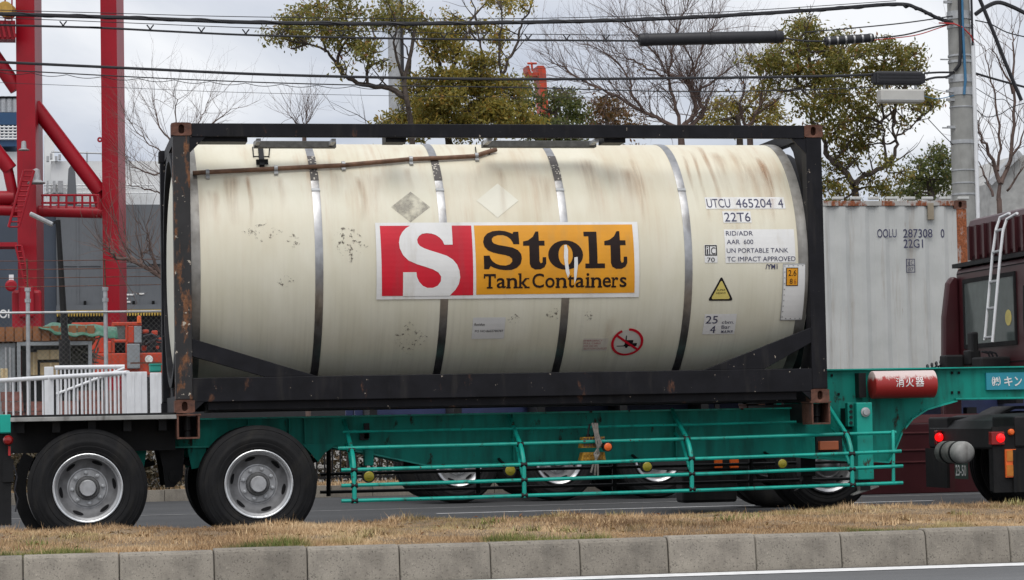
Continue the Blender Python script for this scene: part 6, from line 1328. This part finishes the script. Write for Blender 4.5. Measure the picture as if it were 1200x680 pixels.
# heap of netting
nv = []; random.seed(5); o = thing('net_heap', 'heap of grey netting at the right inside the open grey container', 'net', (X_(92, 440, yc+1), yc+1, .3)); q = MB()
for i in range(70):
    c = Vector(pt(random.uniform(78, 104), random.uniform(412, 440), yc+random.uniform(.6, 1.4))); q.tube([c, c+rv(.16), c+rv(.2), c+rv(.22)], .014, 4)
q.build('mesh', M('net_grey', (.19, .20, .17), .95, var=.3), o)
mat['timber'] = M('weathered_timber', (.24, .10, .04), .85, var=.35, scale=4)
o = thing('timber_deck', 'reddish timber platform lying on top of the grey containers', 'platform', (dx, yc, z1+.005))
n_ = 13; xs = np.linspace(dx, X_(112, 395, yc), n_+1); zt_ = Z_(60, 383, yc)
pm1 = MB().box(0, xs[1]-xs[0]-.02, 0, .08, 0, zt_-z1-.01).mesh('plank')
for i in range(n_): link('plank', pm1, mat['timber'], o, loc=(xs[i], yc-.02+random.uniform(0, .02), z1+.005+random.uniform(0, .03)))
MB().box(xs[0], xs[-1], yc+.09, yc+2.8, z1+.006, zt_-.03).build('deck', mat['timber'], o)
mat['tarp'] = M('green_tarp', (.03, .14, .085), .5, var=.15, scale=3, dirt=.25, dirtcol=(.16, .22, .17))
q = MB(); nx, ny_ = 26, 8; xa, xb = X_(45, 386, yc), X_(138, 390, yc)
for i in range(nx):
    for j in range(ny_):
        u, w_ = i/(nx-1), j/(ny_-1); x = xa+(xb-xa)*u; ztop = Z_(60, 377.5, yc)-.12*max(0, u-.3)-.10*(1-min(1, u*6))+.012*math.sin(u*11)
        hem = .24*min(1, u*5)+.015*math.sin(u*31); q.v.append((x, yc-.12+w_*2.2-.02*math.sin(u*17), ztop-(1-min(1, w_*3.6))**1.5*hem+.008*math.sin(u*25+w_*9)))
q.f = [(i*ny_+j, (i+1)*ny_+j, (i+1)*ny_+j+1, i*ny_+j+1) for i in range(nx-1) for j in range(ny_-1)]
o = q.build('tarpaulin', mat['tarp'], smooth=True, **TAG('crumpled green tarpaulin spread over the timber platform', 'tarpaulin')); sm = o.modifiers.new('thickness', 'SOLIDIFY'); sm.thickness = .02
# --- orange handling machine
ye = 34.; mc = thing('handling_machine', 'orange cargo handling machine with a barred cab behind the fence', 'machine', (X_(140, 440, ye), ye, .16))
def ob(p0, p1, q0, q1, nm, mm='orange_paint', dy=0., dep=1.2, bv=.02): return MB().pbox(p0, p1, q0, q1, ye+dy, dep).build(nm, mat[mm], mc, bevel=bv)
ob(88, 192, 414, 440, 'body', dep=2.2); ob(84, 122, 378, 414, 'engine_cover', dy=.5, dep=1.6)
for a_, b_, c_, d_ in ((131, 134.5, 380, 414), (147, 150, 380, 414), (131, 166, 377.5, 382), (131, 150, 398, 401.5), (126, 131, 400, 414)): ob(a_, b_, c_, d_, 'cab_frame', dep=.15)
ob(132, 149, 381, 414, 'cab_glass', 'glass', dy=.6, dep=.1); MB().pbox(133, 148, 402, 414, ye+.3, .1).build('seat_back', mat['dark'], mc)
ob(157, 166, 382, 402, 'mast_panel', 'store_grey', dep=.3); ob(149, 164, 403, 432, 'front_panel', 'store_grey', dy=-.15, dep=.3); ob(150, 157, 382, 402, 'mast_side', dep=.4)
c = pt(163, 376, ye); MB().lathe(c, (0, 0, 1), [(-.05, .05), (.0, .05), (.10, .045), (.12, .001)], 12).build('beacon', mat['orange_lamp'], mc, smooth=40)
random.seed(3)
for i in range(9): a_ = random.uniform(166, 184); b_ = random.uniform(386, 408); ob(a_, a_+random.uniform(3, 8), b_, b_+random.uniform(3, 7), 'hydraulic_block', 'orange_paint' if i % 3 else 'chassis_black', dy=random.uniform(0, .4), dep=.3)
q = MB(); q.tube([pt(168, 395, ye), pt(178, 392, ye), pt(186, 396, ye)], .03, 6); q.tube([pt(170, 404, ye), pt(182, 398, ye), pt(190, 400, ye)], .03, 6); q.build('hose', mat['cable'], mc)
c = pt(174.5, 421, ye-.02); MB().lathe(c, (0, -1, 0), [(0, .09), (.01, .09), (.01, .001)], 20).build('round_mark', mat['white_vinyl'], mc)
for px, r in ((105, .55), (170, .55)): c = pt(px, 446, ye); MB().lathe((c[0], ye-.1, .16+r), (0, 1, 0), [(0, .25), (0, r-.05), (.05, r), (.4, r), (.45, r-.05)], 28).build('tyre', mat['rubber'], mc, smooth=40)
o = MB().pbox(176, 189, 427, 436, 17.5, .4).build('teal_crate', M('teal_plastic', (.02, .30, .24), .5), bevel=.02, **TAG('small teal plastic crate peeking over the white panel', 'crate'))
MB().pbox(175.5, 189.5, 426, 428, 17.49, .42).build('crate_rim', o.data.materials[0], o)
o = MB().pbox(153, 189, 424.5, 426.2, 16.5, .05).build('rust_pipe', mat['casting'], **TAG('thin rusty pipe lying level above the white panels', 'pipe'))
# red brick-ish stacks behind the gates
random.seed(9); mat['brick'] = M('red_blocks', (.20, .085, .07), .9, var=.35, scale=8)
for k, (px0, px1) in enumerate(((2, 52), (66, 146))):
    st = thing('block_stack', ['low stack of reddish blocks behind the gate at the left edge', 'low stack of reddish blocks behind the rear white gate'][k], 'block stack', (X_(px0, 460, 23.), 23., .16)); bme = MB().box(0, .38, 0, .3, 0, .17).mesh('block')
    x = X_(px0, 460, 23.)
    while x < X_(px1, 460, 23.)-.2:
        for j in range(random.randint(8, 9)): link('block', bme, mat['brick'] if (j+int(x*9)) % 3 else mat['store_grey'], st, loc=(x+random.uniform(-.02, .02), 23.+random.uniform(0, .05), .16+j*.18))
        x += .41
# --- orange jib behind the trees
yj = 90.; jb = thing('crane_jib', 'orange crane jib head rising behind the trees', 'crane', (X_(638, 125, yj), yj, .16))
MB().prism([PX(635.5, 131, yj), PX(643, 131, yj), PX(639.5, 80, yj), PX(637, 77, yj), PX(630, 77, yj)], yj, yj+1.2).build('boom', mat['orange_paint'], jb)
MB().tube([pt(639.5, 130, yj+.6), (X_(650, 240, yj), yj+.6, .16)], .22, 8).build('boom_lower', mat['orange_paint'], jb)
MB().prism([PX(617.5, 77, yj), PX(620, 77, yj), PX(622.5, 85, yj), PX(630, 85, yj), PX(630.5, 89.5, yj), PX(621.5, 89.5, yj), PX(618.5, 84, yj)], yj, yj+1).build('jib_hook', mat['orange_paint'], jb)
q = MB()
for a_, b_, c_, d_ in ((618, 74.5, 629, 74.5), (623, 74.5, 624, 84)): q.tube([pt(a_, b_, yj-.1), pt(c_, d_, yj-.1)], .05, 4)
q.build('guard_frame', mat['orange_paint'], jb)
# --- house gable at the right edge
yh = 40.; hz = thing('warehouse', 'pale grey gable end at the right edge behind bare branches', 'building', (X_(1200, 220, yh), yh, .16)); xr = X_(1205, 200, yh)
MB().prism([(X_(1160, 230, yh), .16), (xr+8, .16), (xr+8, Z_(1200, 180, yh)), (xr-.3, Z_(1194, 182, yh)), (X_(1160, 215, yh), Z_(1160, 215, yh))], yh, yh+10).build('wall', M('warehouse_wall', (.36, .36, .35), .8), hz)
MB().bar((X_(1156, 217, yh), yh-.1, Z_(1156, 216, yh)), (xr-.3, yh-.1, Z_(1193, 180, yh)), .3, .15).build('roof_verge', mat['galv'], hz)
# --- low black railing and leafy hedge along the far footway
rl = thing('low_fence', 'low black bar railing along the far footway seen under the trailer', 'fence', (3, 15.3, .16)); bme = MB().box(-.012, .012, -.012, .012, .18, 1.12).mesh('bar')
for i in range(96): link('bar', bme, mat['chassis_black'], rl, loc=(-2.2+i*.12, 15.3, 0))
for z in (.25, 1.12): MB().box(-2.3, 9.4, 15.28, 15.32, z, z+.04).build('rail', mat['chassis_black'], rl)
random.seed(2); rng2 = rng
hd = thing('hedge', 'low brown leafed hedge behind the black railing', 'hedge', (3, 16.2, .16))
hb = [(x, 16.2+random.uniform(-.2, .2), .25+.24*k) for x in np.arange(-2.2, 13.5, .3) for k in range(3)]+[(x, 14.25, .3+.22*k) for x in np.arange(-1.7, .8, .22) for k in range(3)]
v, rr = leaves(hb, [.26]*len(hb), 360, .08); trimesh('foliage', v, leafmat('leaf_hedge', [(0., (.03, .025, .012)), (.5, (.06, .045, .02)), (1., (.10, .06, .03))], .2), dict(rnd=rr), parent=hd)
q = MB()
for x in np.arange(-2.2, 13.5, .25): q.tube([(x, 16.2, .14), (x+random.uniform(-.1, .1), 16.2+random.uniform(-.2, .2), .95)], .015, 4)
q.build('stems', mat['twig'], hd)
